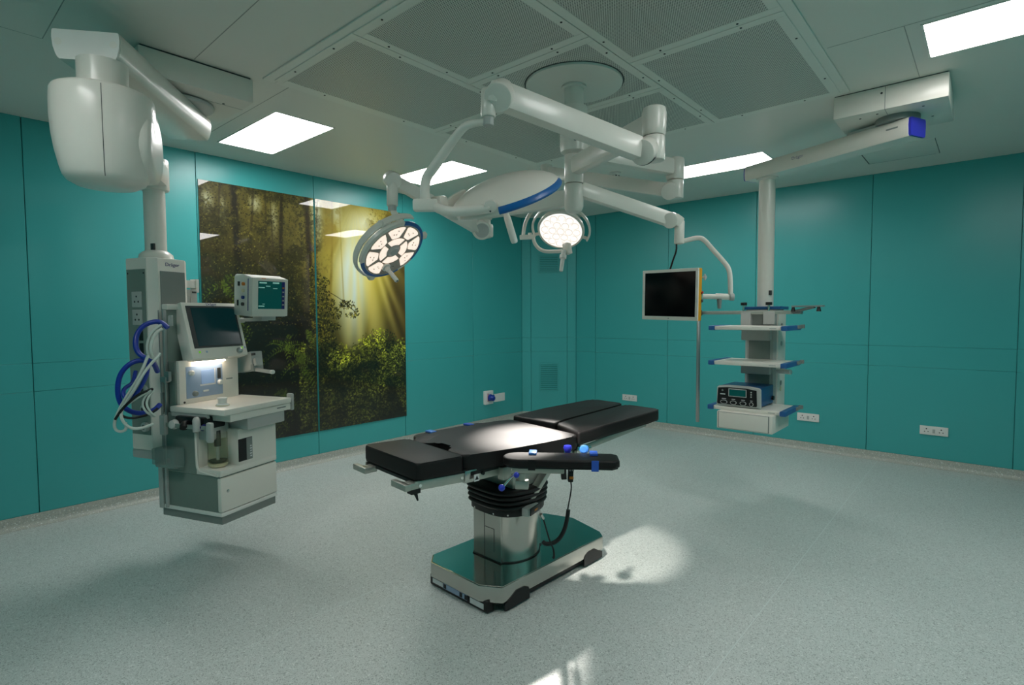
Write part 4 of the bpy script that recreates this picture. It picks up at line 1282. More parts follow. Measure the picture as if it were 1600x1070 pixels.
# rails on the tower's left side
for x in (-.205, -.165):
    obj('side_profile', MB().box((x, -Wy - .002, .93), (.012, .022, .72), .003), 'alu', **L_)
obj('gas_meter', MB().box((-.118, -Wy + .0065, 1.225), (.03, .008, .065), .002).box((-.125, -Wy + .002, 1.225), (.012, .012, .05), .002), 'light_grey', **L_)
obj('side_clamp', MB().box((-.15, -Wy - .02, .865), (.05, .035, .035), .005).box((-.125, -Wy - .02, .885), (.035, .02, .06), .003), 'alu', **L_)
mp_ = obj('mount_plate', MB().box2((-.245, -Wy - .014, .36), (-.185, -Wy + .006, .78), .003), 'mid_grey', **L_)
for z in (.42, .50, .66, .74):
    obj('plate_bolt', MB().cyl((-.215, -Wy - .0145, z), (-.215, -Wy - .0165, z), .006, n=8), 'ink_black', mp_, local=True)
obj('brace', MB().beam((-.33, -Wy - .01, .93), (-.24, -Wy - .01, .70), .012, .05, .002, up=(0, 1, 0)), 'light_grey', **L_)
obj('rear_profile', MB().box2((-.262, -Wy - .006, .05), (-.225, -Wy + .03, .70), .004).box2((-.20, -Wy - .010, .06), (-.182, -Wy + .01, .66), .003), 'light_grey', **L_)
cb = obj('suction_box', MB().box((-.10, -Wy - .045, .395), (.17, .075, .12), .012), 'clear_box', **L_)
obj('box_cap', MB().box((-.205, -Wy - .045, .395), (.03, .06, .10), .008), 'clear_box', cb, local=True)
obj('box_mark', MB().box((-.06, -Wy - .0835, .385), (.03, .001, .03)), 'mid_grey', cb, local=True)
obj('mount_to_column', MB().box2((-.32, -.14, .85), (-.22, -.02, 1.15), .006), 'mid_grey', **L_)

# ------------------------------------------------------------------ hoses between column and machine
def hose(name, label, pts, r, material, group=None, smooth=3, cat='hose'):
    o = obj(name, MB().tube(pts, r, n=10, smooth=smooth), material)
    return tag(o, label, cat, group)
def hp(x, y, d): return (x, y, d)
hose('gas_hose', 'thick blue hose in a wide arch from the column to the machine, upper loop', [(-3.6209,1.0856,1.4838), (-3.6501,1.0624,1.5176), (-3.6609,1.0266,1.5217), (-3.6817,0.9803,1.5), (-3.6874,0.9455,1.4492), (-3.6675,0.932,1.3843), (-3.6525,0.9422,1.3406), (-3.6187,0.9698,1.3112), (-3.6311,1.0105,1.2859), (-3.7044,1.0489,1.2262)], .014, 'hose_blue', 'hoses beside the anaesthesia machine')
hose('gas_hose', 'thick blue hose hanging in the lowest wide loop left of the column', [(-3.625,1.0022,1.2794), (-3.6466,0.9582,1.3033), (-3.6576,0.9079,1.2914), (-3.6732,0.8645,1.243), (-3.6757,0.8449,1.1796), (-3.6736,0.842,1.108), (-3.6677,0.8566,1.0489), (-3.6496,0.8965,1.0093), (-3.6379,0.9458,0.9964), (-3.6346,1.0024,1.0039), (-3.6647,1.0444,1.0327)], .014, 'hose_blue', 'hoses beside the anaesthesia machine')
hose('gas_hose', 'thick blue hose hooked around the round gas outlet', [(-3.6532,0.9908,1.2786), (-3.5991,0.9678,1.2212), (-3.5893,0.9318,1.149), (-3.6163,0.8907,1.0861), (-3.6581,0.8679,1.092), (-3.6766,0.8677,1.1338), (-3.7202,0.8971,1.149), (-3.7638,0.9398,1.1637), (-3.8014,0.9642,1.2269)], .011, 'hose_blue', 'hoses beside the anaesthesia machine')
hose('gas_hose', 'pale hose coiled in a tall oval behind the machine tower', [(-3.6381,1.0583,1.4991), (-3.6257,1.0283,1.4849), (-3.6266,0.9986,1.4488), (-3.6271,0.981,1.3908), (-3.6229,0.9814,1.3396), (-3.6196,0.9951,1.3022), (-3.6665,1.0341,1.3049)], .009, 'hose_white', 'hoses beside the anaesthesia machine')
hose('gas_hose', 'pale hose coiled in a tall oval, the inner turn', [(-3.6233,1.0565,1.4769), (-3.6081,1.029,1.463), (-3.6034,1.0042,1.4271), (-3.6014,0.9893,1.3766), (-3.606,0.9952,1.3249), (-3.6658,1.0332,1.2825)], .009, 'hose_white', 'hoses beside the anaesthesia machine')
hose('power_cable', 'white cable crossing in front of the blue hoses and dropping to the lowest loop', [(-3.5878,0.9714,1.3271), (-3.5585,0.9398,1.2658), (-3.5599,0.9074,1.1969), (-3.5833,0.8686,1.1205), (-3.6182,0.8326,1.0359), (-3.6495,0.8137,0.9634), (-3.6549,0.8194,0.9187), (-3.6397,0.8451,0.9058), (-3.6305,0.8675,0.9214), (-3.6488,0.8671,0.9554)], .008, 'hose_white', 'cables beside the anaesthesia machine', cat='cable')
hose('power_cable', 'white cable from the machine side ending in a shallow bow at the column foot', [(-3.5336,1.0196,1.3412), (-3.5268,0.9689,1.287), (-3.5277,0.9242,1.2261), (-3.5506,0.8849,1.1358), (-3.5907,0.8443,1.0515), (-3.6001,0.8333,1.0093), (-3.5946,0.848,0.9579), (-3.5736,0.8777,0.9274), (-3.5541,0.9213,0.9266), (-3.5522,0.9773,0.9435)], .008, 'hose_white', 'cables beside the anaesthesia machine', cat='cable')
hose('power_cable', 'white cable bent in the outer of three close bows beside the mounting plate', [(-3.5922,0.8567,1.0569), (-3.5389,0.8926,1.097), (-3.4973,0.9311,1.1284), (-3.4828,0.9583,1.1481), (-3.5136,0.9286,1.1059), (-3.523,0.9176,1.0635), (-3.5174,0.9329,1.0192), (-3.5306,0.9727,0.9905)], .006, 'hose_white', 'cables beside the anaesthesia machine', cat='cable')
hose('power_cable', 'white cable bent in the inner of three close bows beside the mounting plate', [(-3.5003,0.969,1.1383), (-3.4976,0.9426,1.1057), (-3.5072,0.9317,1.0669), (-3.5015,0.9471,1.0227), (-3.5251,0.9775,0.9905)], .006, 'hose_white', 'cables beside the anaesthesia machine', cat='cable')
hose('power_cable', 'black cable looped in an oval beside the mounting plate and trailing left', [(-3.6207,0.8137,0.9848), (-3.5837,0.8363,1.0391), (-3.5532,0.8658,1.0811), (-3.5173,0.8999,1.123), (-3.4871,0.9409,1.1424), (-3.5007,0.9696,1.1525), (-3.5174,0.939,1.1114), (-3.5267,0.9276,1.0618), (-3.5297,0.9483,1.0121), (-3.5536,0.9792,0.9905)], .007, 'rubber', 'cables beside the anaesthesia machine', cat='cable')
hose('power_cable', 'black cable bent in a short shallow bow below the blue loop', [(-3.6423,0.8219,0.9917), (-3.618,0.8323,1.0288), (-3.6184,0.8432,0.9986), (-3.6041,0.8811,0.9805), (-3.5846,0.9252,0.9873), (-3.5878,0.9764,0.9979), (-3.6069,1.0144,1.0202)], .007, 'rubber', 'cables beside the anaesthesia machine', cat='cable')


# ------------------------------------------------------------------ right ceiling pendant with shelves
ep = thing('equipment_pendant', 'white ceiling pendant with blue end caps and three shelves on a column at the right', 'ceiling pendant', (-.53, 4.55, H))
bx = obj('mount_box', MB().box2((-.84, 4.26, 2.85), (-.23, 4.84, 2.995), .005), 'white_paint', ep)
obj('cover_seam', MB().box2((-.552, 4.2593, 2.85), (-.549, 4.2610, 2.995)).box2((-.552, 4.26, 2.8493), (-.549, 4.84, 2.851)), 'mid_grey', bx)
for (x, y, z) in ((-.57, 4.2585, 2.955), ):
    obj('box_screw', MB().cyl((x, y, z), (x, y + .003, z), .007, n=8), 'screw_black', bx)
for (x, y) in ((-.70, 4.36), (-.36, 4.36), (-.33, 4.62), (-.6, 4.33)):
    obj('box_screw', MB().cyl((x, y, 2.848), (x, y, 2.851), .007, n=8), 'screw_black', bx)
obj('gap', MB().box2((-.835, 4.265, 2.995), (-.235, 4.835, H)), 'dark_grey', bx)
obj('bearing', MB().cyl((-.51, 4.515, 2.812), (-.51, 4.515, 2.85), .125, n=40), 'mid_grey', ep)
q0, q1 = V((-.405, 4.464, 2.75)), V((-1.60, 4.996, 2.75))
BP = [(-.080, .052), (-.074, .060), (.074, .060), (.080, .052), (.084, .01), (.080, -.048), (.072, -.060), (-.072, -.060), (-.080, -.048), (-.084, .01)]
bm_ = prof_beam('beam', q0, q1, BP, 'white_paint', ep)
bdir = (q0 - q1).normalized()
prof_beam('end_cap', q0 + bdir * .016, q0, [(a * .97, b * .97) for a, b in BP], 'blue_cap', bm_)
prof_beam('end_cap', q1, q1 - bdir * .012, [(a * .97, b * .97) for a, b in BP], 'blue_cap', bm_)
obj('top_rail', MB().beam(q0 + V((0, 0, .07)) - bdir * .05, q0 + V((0, 0, .07)) - bdir * .42, .13, .022, .004), 'light_grey', bm_)
nn = V((bdir.y, -bdir.x, 0))
lettering('beam_logo', 'Dräger', .032, face_mat(q0 - bdir * .80 + nn * .0835 + V((0, 0, .012)), nn), 'ink_blue', bm_, 1.1)
obj('model_mark', MB(face_mat(q0 - bdir * .10 + nn * .0835 + V((0, 0, .014)), nn)).box((0, 0, 0), (.075, .010, .002)), 'mid_grey', bm_)
PX, PY = -1.455, 4.945
pole = obj('hanging_tube', MB().cyl((PX, PY, 1.60), (PX, PY, 2.70), .064, n=36), 'white_paint', ep)
obj('tube_collar', MB().lathe([(.064, 2.67), (.085, 2.68), (.085, 2.695), (.064, 2.695)], (PX, PY, 0), (0, 0, 1), 36), 'white_paint', ep)
obj('tube_label', MB().box((PX + .052, PY - .042, 1.725), (.022, .022, .04), .003), 'dark_grey', pole)
x0, x1, y0, y1 = PX - .125, PX + .125, 4.825, 5.07
sc_ = obj('service_column', MB().prism([(x0 + .02, y0), (x1 - .02, y0), (x1, y0 + .02), (x1, y1 - .03), (x1 - .03, y1), (x0 + .03, y1), (x0, y1 - .03), (x0, y0 + .02)], .70, 1.585, bev=.004), 'light_grey', ep)
obj('side_cover', MB().box2((x1 - .004, y0 + .02, .72), (x1 + .012, y1 - .01, 1.57), .004), 'warm_white', sc_)
for z, m__ in ((1.45, 'mid_grey'), (1.30, 'light_grey'), (1.10, 'mid_grey'), (.97, 'mid_grey'), (.92, 'cream')):
    obj('outlet', MB().cyl((x1 + .011, 4.93, z), (x1 + .018, 4.93, z), .020, n=16), m__, sc_)
obj('front_channel', MB().box2((x0 + .035, y0 - .003, .72), (x1 - .045, y0 + .004, 1.57), .001, seg=1), 'mid_grey', sc_)
obj('top_plate', MB().box2((x0 - .02, y0 - .01, 1.585), (x1 + .03, y1, 1.61), .006), 'device_blue', sc_)
for x in (x0 + .0, x1 - .05):
    k_ = obj('clamp_knob', MB().cyl((x, y0 - .035, 1.62), (x, y0 - .035, 1.645), .026, n=12, bev=.004), 'black_plastic', ep)
    obj('knob_stem', MB().cyl((x, y0 - .035, 1.54), (x, y0 - .035, 1.62), .010, n=10), 'chrome', k_)
for (xa, xb, za, zb) in ((x0 - .02, x0 + .06, 1.43, 1.565), (x1 - .09, x1 + .0, 1.46, 1.565)):
    obj('rail_clamp', MB().box2((xa, y0 - .05, za), (xb, y0 + .002, zb), .006), 'light_grey', ep)
obj('accessory_rail', MB().box2((-2.02, y0 - .045, 1.545), (x1 + .16, y0 - .033, 1.575), .003), 'steel_rail', ep)
# joint plate with two black feet at the right end of the rail
br = obj('rail_bracket', MB().box2((x1 + .14, y0 - .07, 1.545), (x1 + .20, y0 - .01, 1.575), .005).beam((x1 + .13, y0 - .05, 1.56), (x1 + .30, y0 - .10, 1.60), .03, .02, .004).box2((x1 + .14, y0 - .12, 1.60), (x1 + .36, y0 - .04, 1.612), .003), 'mid_grey', ep)
for x in (x1 + .15, x1 + .33):
    obj('black_foot', MB().cyl((x, y0 - .1, 1.565), (x, y0 - .1, 1.60), .018, .010, n=12), 'black_plastic', br)
obj('side_handle', MB().cyl((x1, 4.86, 1.075), (x1 + .12, 4.82, 1.075), .020, n=16, bev=.004), 'white_plastic', ep)
for k, zt in enumerate((1.452, 1.170, .806)):
    sh = obj('shelf', MB().box2((-1.69, 4.43, zt - .030), (-1.185, 4.822, zt), .005), 'warm_white', ep)
    for (xa, xb) in ((-1.735, -1.69), (-1.185, -1.140)):
        obj('shelf_end', MB().box2((xa, 4.415, zt - .034), (xb, 4.822, zt + .004), .008), 'shelf_blue', sh)
    obj('end_rail', MB().box2((-1.142, 4.70, zt - .022), (-1.126, 4.80, zt + .004), .004).box2((-1.142, 4.79, zt - .02), (-1.112, 4.81, zt + .01), .003), 'mid_grey', sh)
    obj('maker_mark', MB().box((-1.245, 4.4295, zt - .016), (.05, .001, .007)), 'light_grey', sh)
    if k < 2:
        obj('shelf_bracket', MB().box2((x0 - .012, y0 - .055, zt - .125), (x1 - .03, y0 + .002, zt - .028), .008), 'light_grey', sh)
dw = obj('drawer_box', MB().box2((-1.632, 4.355, .640), (-1.215, 4.80, .776), .004), 'warm_white', ep)
obj('drawer_front', MB().box2((-1.615, 4.346, .648), (-1.245, 4.357, .770), .003), 'warm_white', dw)
obj('drawer_gap', MB().box2((-1.622, 4.353, .645), (-1.238, 4.3553, .773)), 'mid_grey', dw)

# infusion pole hanging from the left end of the rail
ip = thing('infusion_pole', 'thin grey steel rod hanging down behind the display', 'pole', (-1.958, 4.775, .585))
obj('rod', MB().cyl((-1.958, 4.762, .585), (-1.958, 4.762, 1.60), .016, n=16, bev=.003), 'alu', ip)
obj('clamp', MB().box((-1.958, 4.762, 1.56), (.05, .035, .05), .005), 'dark_grey', ip)

# electrosurgical generator on the lowest shelf
eg = thing('electrosurgical_generator', 'blue box shaped generator with black control front on the lowest shelf', 'medical device', (-1.495, 4.62, .806))
z0 = .816
obj('housing', MB().box2((-1.655, 4.455, z0), (-1.335, 4.80, z0 + .152), .010), 'device_blue', eg)
fr_ = [(-.17, .0), (.17, .0), (.172, .01), (.168, .145), (.155, .158), (.08, .166), (-.08, .166), (-.155, .158), (-.168, .145), (-.172, .01)]
ff = obj('front_frame', MB(Matrix(((1, 0, 0, -1.495), (0, 0, -1, 4.46), (0, 1, 0, z0 - .004), (0, 0, 0, 1)))).prism(fr_, -.002, .028, bev=.006), 'light_grey', eg)
fp = obj('front_panel', MB(Matrix(((1, 0, 0, -1.505), (0, 0, -1, 4.433), (0, 1, 0, z0), (0, 0, 0, 1)))).prism([(-.150, .008), (.15, .008), (.155, .018), (.150, .135), (.07, .146), (-.07, .146), (-.148, .138), (-.155, .018)], -.001, .004, bev=.001, seg=1), 'black_plastic', ff)
obj('display', MB().box2((-1.565, 4.4275, .895), (-1.435, 4.4295, .948), .001, seg=1), 'screen_green', fp)
obj('display_frame', MB().box2((-1.570, 4.428, .890), (-1.430, 4.4293, .953)), 'light_grey', fp)
for i, (x, wd) in enumerate(((-1.605, .056), (-1.53, .048), (-1.455, .048), (-1.392, .03))):
    po = obj('outlet_port', MB(Matrix(((1, 0, 0, x), (0, 0, -1, 4.4285), (0, 1, 0, .842), (0, 0, 0, 1)))).prism([(wd / 2 * math.cos(a) * (1 if i == 0 else 1.05), .016 * math.sin(a) * 1.0) for a in [k * PI / 8 for k in range(16)]], 0, .003), 'ink_white', fp)
    obj('port_hole', MB(Matrix(((1, 0, 0, x), (0, 0, -1, 4.4285), (0, 1, 0, .842), (0, 0, 0, 1)))).prism([((wd / 2 - .003) * math.cos(a), .013 * math.sin(a)) for a in [k * PI / 8 for k in range(16)]], 0.001, .004), 'black_plastic', po)
    obj('port_mark', MB().box((x, 4.4283, .868), (wd * .6, .001, .005)), 'ink_white', fp)
for k in range(3):
    obj('key', MB().cyl((-1.395, 4.4293, .935 - .018 * k), (-1.395, 4.4275, .935 - .018 * k), .006, n=12), 'light_grey', fp)
obj('key', MB().cyl((-1.617, 4.4293, .935), (-1.617, 4.4275, .935), .008, n=12), 'mid_grey', fp)
obj('maker_mark', MB().box((-1.615, 4.4283, .905), (.04, .001, .008)), 'ink_white', fp)
obj('side_knob', MB().cyl((-1.335, 4.76, .86), (-1.318, 4.76, .86), .018, n=14), 'black_plastic', eg)
for (x, y) in ((-1.63, 4.48), (-1.36, 4.48), (-1.63, 4.77), (-1.36, 4.77)):
    obj('foot', MB().cyl((x, y, .805), (x, y, .818), .012, n=10), 'black_plastic', eg)

# ------------------------------------------------------------------ operating table
ot = thing('operating_table', 'operating table with black padded sections on a polished steel base', 'operating table', (-2.13, 2.52, 0), -2.5)
TB = Matrix.Translation((-2.13, 2.52, 0)) @ rz(-2.5)
TT = Matrix.Translation((-2.19, 2.527, 0)) @ rz(-6.5)
plat = [(-.215, -.535), (.185, -.535), (.292, -.467), (.292, .44), (.235, .49), (-.04, .566), (-.235, .50), (-.285, .44), (-.285, -.467)]
pt = obj('base_platform', MB(TB).prism(plat, .058, .142, bev=.004), 'steel', ot)
obj('platform_top', MB(TB).prism([(x * .985, y * .988) for x, y in plat], .1405, .1445, bev=.0015, seg=1), 'steel_top', pt)
# arched black slabs on the side skirts, standing in for dark castor recesses
for s, xs in ((1, .292), (-1, -.285)):
    for y_, k in ((-.345, 1), (.325, -1)):
        arch = [(-.105, .012), (.085, .012), (.085, .060), (.075, .078), (.045, .092), (-.02, .094), (-.06, .070), (-.105, .050)]
        M_ = TB @ Matrix(((0, 0, 1, xs - .004 if s > 0 else xs - .003), (1, 0, 0, y_), (0, 1, 0, 0), (0, 0, 0, 1)))
        obj('recess_slab', MB(M_).prism([(a * k, b) for a, b in (arch if k > 0 else arch[::-1])], 0, .007), 'black_plastic', pt)
fb = obj('front_foot_bar', MB(TB).box2((-.240, -.522, .004), (.235, -.475, .066), .006), 'black_plastic', ot)
obj('foot_label', MB(TB).box((-.17, -.5225, .034), (.09, .002, .026)), 'ink_white', fb)
obj('foot_label', MB(TB).box((-.02, -.5225, .034), (.20, .002, .030)), 'panel_blue', fb)
obj('foot_label', MB(TB).box((.155, -.5225, .032), (.105, .002, .030)), 'ink_white', fb)
for x, wd in ((-.105, .02), (.03, .022), (.075, .03)):
    obj('foot_pictogram', MB(TB).box((x, -.5240, .034), (wd, .002, .024)), 'ink_black', fb)
obj('chassis', MB(TB).box2((-.20, -.40, .03), (.20, .45, .09), .01), 'black_plastic', ot)
for (x, y) in ((.225, -.33), (-.22, -.33), (.225, .36), (-.22, .36)):
    wc = obj('castor_housing', MB(TB).prism([(x - .05, y - .085), (x + .045, y - .085), (x + .055, y - .05), (x + .055, y + .07), (x - .05, y + .07)], .02, .09, bev=.012), 'black_plastic', ot)
    obj('castor_wheel', MB(TB).cyl((x - .02, y, .032), (x + .02, y, .032), .032, n=20, bev=.006), 'rubber', wc)
obj('side_bar', MB(TB).box2((.20, -.24, .012), (.262, .27, .06), .006), 'black_plastic', ot)
# column
colp = [(-.125, -.285), (.100, -.285)]
for k in range(10):
    a = R_(-58 + 116 * k / 9)
    colp.append((.02 + .150 * math.cos(a) + .0, -.115 + .185 * math.sin(a)))
colp += [(.09, .07), (-.11, .07), (-.16, .03), (-.17, -.12), (-.16, -.24)]
cl = obj('column', MB(TB).prism(colp, .142, .425), 'steel', ot, ang=30)
obj('column_seam', MB(TB).box2((-.033, -.2862, .145), (-.030, -.2845, .425)).box2((-.03, -.2862, .33), (.045, -.2845, .333)).box2((.045, -.2862, .20), (.048, -.2845, .333)), 'dark_grey', cl)
obj('column_gasket', MB(TB).prism([(x * 1.03, (y + .11) * 1.03 - .11) for x, y in colp], .1425, .150), 'black_plastic', ot)
# bellows
def ring(poly, k, z, cy=-.11): return [(x * k, (y - cy) * k + cy, z) for x, y in poly]
belp = [(-.14, -.295), (.09, -.305), (.165, -.25), (.20, -.12), (.17, .03), (.08, .085), (-.10, .085), (-.175, .03), (-.20, -.12), (-.185, -.25)]
def rounded(poly, n=2):
    for _ in range(n):
        q = []
        for i in range(len(poly)):
            a, b = poly[i], poly[(i + 1) % len(poly)]
            q += [(a[0] * .75 + b[0] * .25, a[1] * .75 + b[1] * .25), (a[0] * .25 + b[0] * .75, a[1] * .25 + b[1] * .75)]
        poly = q
    return poly
belp = rounded(belp, 2)
m_ = MB(TB)
zs = []
z = .450
NF = 4
for k in range(NF):
    g = 1.02 + .05 * k / NF
    zs += [(z, .97 * g), (z + .006, 1.02 * g), (z + .014, 1.045 * g), (z + .022, 1.03 * g), (z + .028, .97 * g)]
    z += .0285
zs.append((z, .9))
rings = [[m_.bm.verts.new(p_) for p_ in ring(belp, k, zz)] for zz, k in zs]
for A, B in zip(rings[:-1], rings[1:]):
    for i in range(len(A)):
        j = (i + 1) % len(A)
        m_.bm.faces.new((A[i], A[j], B[j], B[i]))
m_.bm.faces.new(rings[-1])
m_._x([v for r in rings for v in r], Matrix.Identity(4))
obj('bellows', m_, 'rubber', ot, ang=75)
fg = obj('bellows_flange', MB(TB).prism([(x * .985, (y + .11) * .985 - .11) for x, y in belp], .415, .455, bev=.004), 'black_plastic', ot)
for x, y in ((-.10, -.2945), (.06, -.2995), (.135, -.262)):
    obj('flange_screw', MB(TB).cyl((x, y, .428), (x + (.004 if x > .1 else 0), y - .004, .428), .005, n=8), 'chrome', fg)
cu_ = obj('control_unit', MB(TB @ Matrix.Translation((.207, -.155, .452)) @ rz(14)).box((0, 0, 0), (.04, .13, .045), .006), 'light_grey', ot)
obj('unit_face', MB(TB @ Matrix.Translation((.207, -.155, .452)) @ rz(14)).box((.022, .012, -.002), (.010, .11, .040), .004), 'black_plastic', cu_)
obj('unit_mark', MB(TB @ Matrix.Translation((.207, -.155, .452)) @ rz(14)).box((.0275, .02, -.002), (.001, .035, .010)), 'orange', cu_)
# head block under the top
obj('tilt_block', MB(TT).box2((-.20, -.215, .567), (.215, .06, .660), .006), 'steel_rail', ot)
obj('tilt_block_upper', MB(TT).box2((-.22, -.235, .667), (.235, .14, .735), .006), 'steel_rail', ot)
obj('tilt_gap', MB(TT).box2((-.19, -.205, .655), (.205, .05, .670)), 'ink_black', ot)
obj('support_arm', MB(TT).beam((.24, -.12, .49), (.26, .08, .70), .03, .055, .006, up=(1, 0, 0)).box2((.20, .02, .64), (.275, .22, .72), .006), 'steel_rail', ot)
obj('drive_box', MB(TT).box2((.10, .03, .62), (.24, .24, .71), .008), 'black_plastic', ot)
# frames and rails
def side_rail(y0_, z0_, y1_, z1_, x, h_=.045, w_=.012, name='side_rail'):
    return obj(name, MB(TT).beam((x, y0_, z0_), (x, y1_, z1_), w_, h_, .002), 'steel_rail', ot)
for s in (-1, 1):
    r_ = side_rail(-.875, .735, -.575, .718, s * .245)
    for k in (0, 1):
        y = -.85 + .25 * k
        obj('rail_bolt', MB(TT).cyl((s * .251, y, .735 - .0567 * (y + .875)), (s * .255, y, .735 - .0567 * (y + .875)), .009, n=12), 'chrome', r_)
    side_rail(-.56, .715, -.10, .715, s * .250, .055)
    side_rail(-.10, .712, .16, .712, s * .285, .03)
    r_ = side_rail(.16, .705, 1.0, .782, s * .270, .034)
    side_rail(.20, .745, 1.0, .818, s * .255, .03)
    obj('rail_spacer', MB(TT).box2((s * .24 - .012, .955, .76), (s * .24 + .02, .99, .80), .003), 'ink_white', r_)
    obj('joint_plate', MB(TT).box2((s * .245 - .014, -.585, .688), (s * .245 + .014, -.50, .752), .004), 'steel', ot)
    # protruding clamp ends under the foot section
    e_ = obj('rail_end', MB(TT).box2((s * .20 - .075, -.935, .722), (s * .20 + .06, -.905, .752), .004).box2((s * .20 - .01, -.92, .722), (s * .20 + .055, -.86, .752), .004), 'steel_rail', ot)
hk = obj('release_hook', MB(TT @ Matrix(((1, 0, 0, .236), (0, 1, 0, -.90), (0, 0, 1, 0), (0, 0, 0, 1)))).prism([(-.02, 0), (.02, 0), (.02, .05), (-.02, .05)], .70, .722), 'black_plastic', ot)
obj('hook_tip', MB(TT).tube([(.236, -.87, .705), (.25, -.87, .69), (.262, -.87, .668)], lambda q: .012 - .008 * q, n=8), 'black_plastic', hk)
lb = obj('warning_label', MB(TT).box((.279, -.525, .712), (.003, .032, .036)), 'ink_white', ot)
obj('warning_sign', MB(TT @ Matrix(((0, 0, 1, .2805), (1, 0, 0, -.525), (0, 1, 0, .712), (0, 0, 0, 1)))).prism([(-.012, -.01), (.012, -.01), (0, .012)], 0, .0008), 'ink_black', lb)
obj('rail_knob', MB(TT).cyl((.256, -.47, .722), (.268, -.47, .722), .010, n=10), 'black_plastic', ot)
obj('frame_plate', MB(TT).box2((-.25, -.87, .738), (.25, -.56, .756), .004).box2((-.26, -.55, .722), (.26, .16, .744), .004), 'black_plastic', ot)
# padded sections
def pad(name, poly, z0_, z1_, slope=0.0, yref=0.0, bev=.016):
    mb = MB(TT)
    mb.prism(poly, z0_, z1_, bev=bev, seg=3)
    if slope:
        inv = TT.inverted()
        for v in mb.bm.verts:
            l = inv @ v.co
            v.co.z += slope * (l.y - yref)
    return obj(name, mb, 'leather', ot, ang=60)
def rcorner(poly, r, n=4):
    out = []
    L = len(poly)
    for i in range(L):
        p_, a, b = V((*poly[i], 0)), V((*poly[i - 1], 0)), V((*poly[(i + 1) % L], 0))
        rr = min(r, (a - p_).length * .45, (b - p_).length * .45)
        s_, e_ = p_ + (a - p_).normalized() * rr, p_ + (b - p_).normalized() * rr
        for k in range(n + 1):
            t = k / n
            q = s_ * (1 - t) ** 2 + p_ * 2 * t * (1 - t) + e_ * t * t
            out.append((q.x, q.y))
    return out
pad('head_pad', rcorner([(-.272, -.868), (.262, -.868), (.262, -.595), (-.272, -.595)], .02), .752, .836, -.03, -.595)
body = [(-.262, -.585), (-.145, -.585), (-.115, -.555), (-.09, -.50), (.05, -.50), (.08, -.555), (.11, -.585), (.238, -.585), (.262, -.50), (.305, -.28), (.330, -.05), (.338, .10), (.33, .225), (-.335, .265), (-.345, .08), (-.345, -.20), (-.335, -.36), (-.30, -.48)]
pad('body_pad', rcorner(body, .05, 3), .744, .830)
pad('leg_pad', rcorner([(.075, .295), (.338, .205), (.338, 1.06), (.315, 1.085), (.055, 1.085), (.035, 1.05), (.055, .45)], .02, 3), .775, .848, .040, .25)
pad('leg_pad', rcorner([(-.335, .285), (.055, .295), (.03, .42), (.015, 1.05), (-.005, 1.10), (-.26, 1.10), (-.29, 1.07), (-.335, .6)], .02, 3), .775, .850, .040, .25)
obj('leg_frame', MB(TT).beam((-.14, .22, .762), (-.14, 1.03, .795), .22, .015, .003).beam((.19, .22, .762), (.19, 1.03, .795), .22, .015, .003), 'black_plastic', ot)

# arm boards
def arm_board(Mb, label, knob=True):
    """local: board runs along +x from its rounded inner end, top at z = 0"""
    t = thing('arm_board', label, 'arm board', Mb @ V((.3, 0, -.09)))
    L, w2 = .60, .082
    poly = []
    for k in range(9):
        a = R_(90 + 180 * k / 8)
        poly.append((.085 + .085 * math.cos(a), w2 * math.sin(a)))
    poly += [(L - .03, -w2), (L, -w2 + .03), (L, w2 - .03), (L - .03, w2)]
    obj('pad', MB(Mb).prism(poly, -.040, 0, bev=.011, seg=3), 'leather', t, ang=60)
    obj('board', MB(Mb).prism([(x * .97 + .01, y * .93) for x, y in poly], -.048, -.038, bev=.003), 'black_plastic', t)
    for x in (.155, .475):
        s_ = MB(Mb)
        for a, b in (((x - .018, -w2 - .004, -.052), (x + .018, -w2, .002)), ((x - .018, w2, -.052), (x + .018, w2 + .004, .002)), ((x - .018, -w2, -.054), (x + .018, w2, -.048))):
            s_.box2(a, b, .001, seg=1)
        st = obj('strap', s_, 'leather' if x < .3 else 'blue_strap', t)
        obj('strap_buckle', MB(Mb).box((x + .0, w2 - .03, .006), (.042, .07, .012), .004), 'light_blue' if x < .3 else 'blue_strap', st)
    br_ = obj('bracket', MB(Mb).box2((.05, -.03, -.085), (.32, .03, -.048), .006), 'steel_rail', t)
    obj('bracket_post', MB(Mb).cyl((.10, 0, -.16), (.10, 0, -.09), .018, n=16).box((.10, .0, -.15), (.07, .05, .045), .006), 'steel_rail', br_)
    return t
MA = Matrix.Translation(TT @ V((.325, -.385, .812))) @ rz(36)
ab_ = arm_board(MA, 'black padded arm board swung out on the near right side of the table')
MB2 = Matrix.Translation(TT @ V((-.432, -.44, .792))) @ rz(86)
arm_board(MB2, 'black padded arm board with blue strap on the far left side of the table')

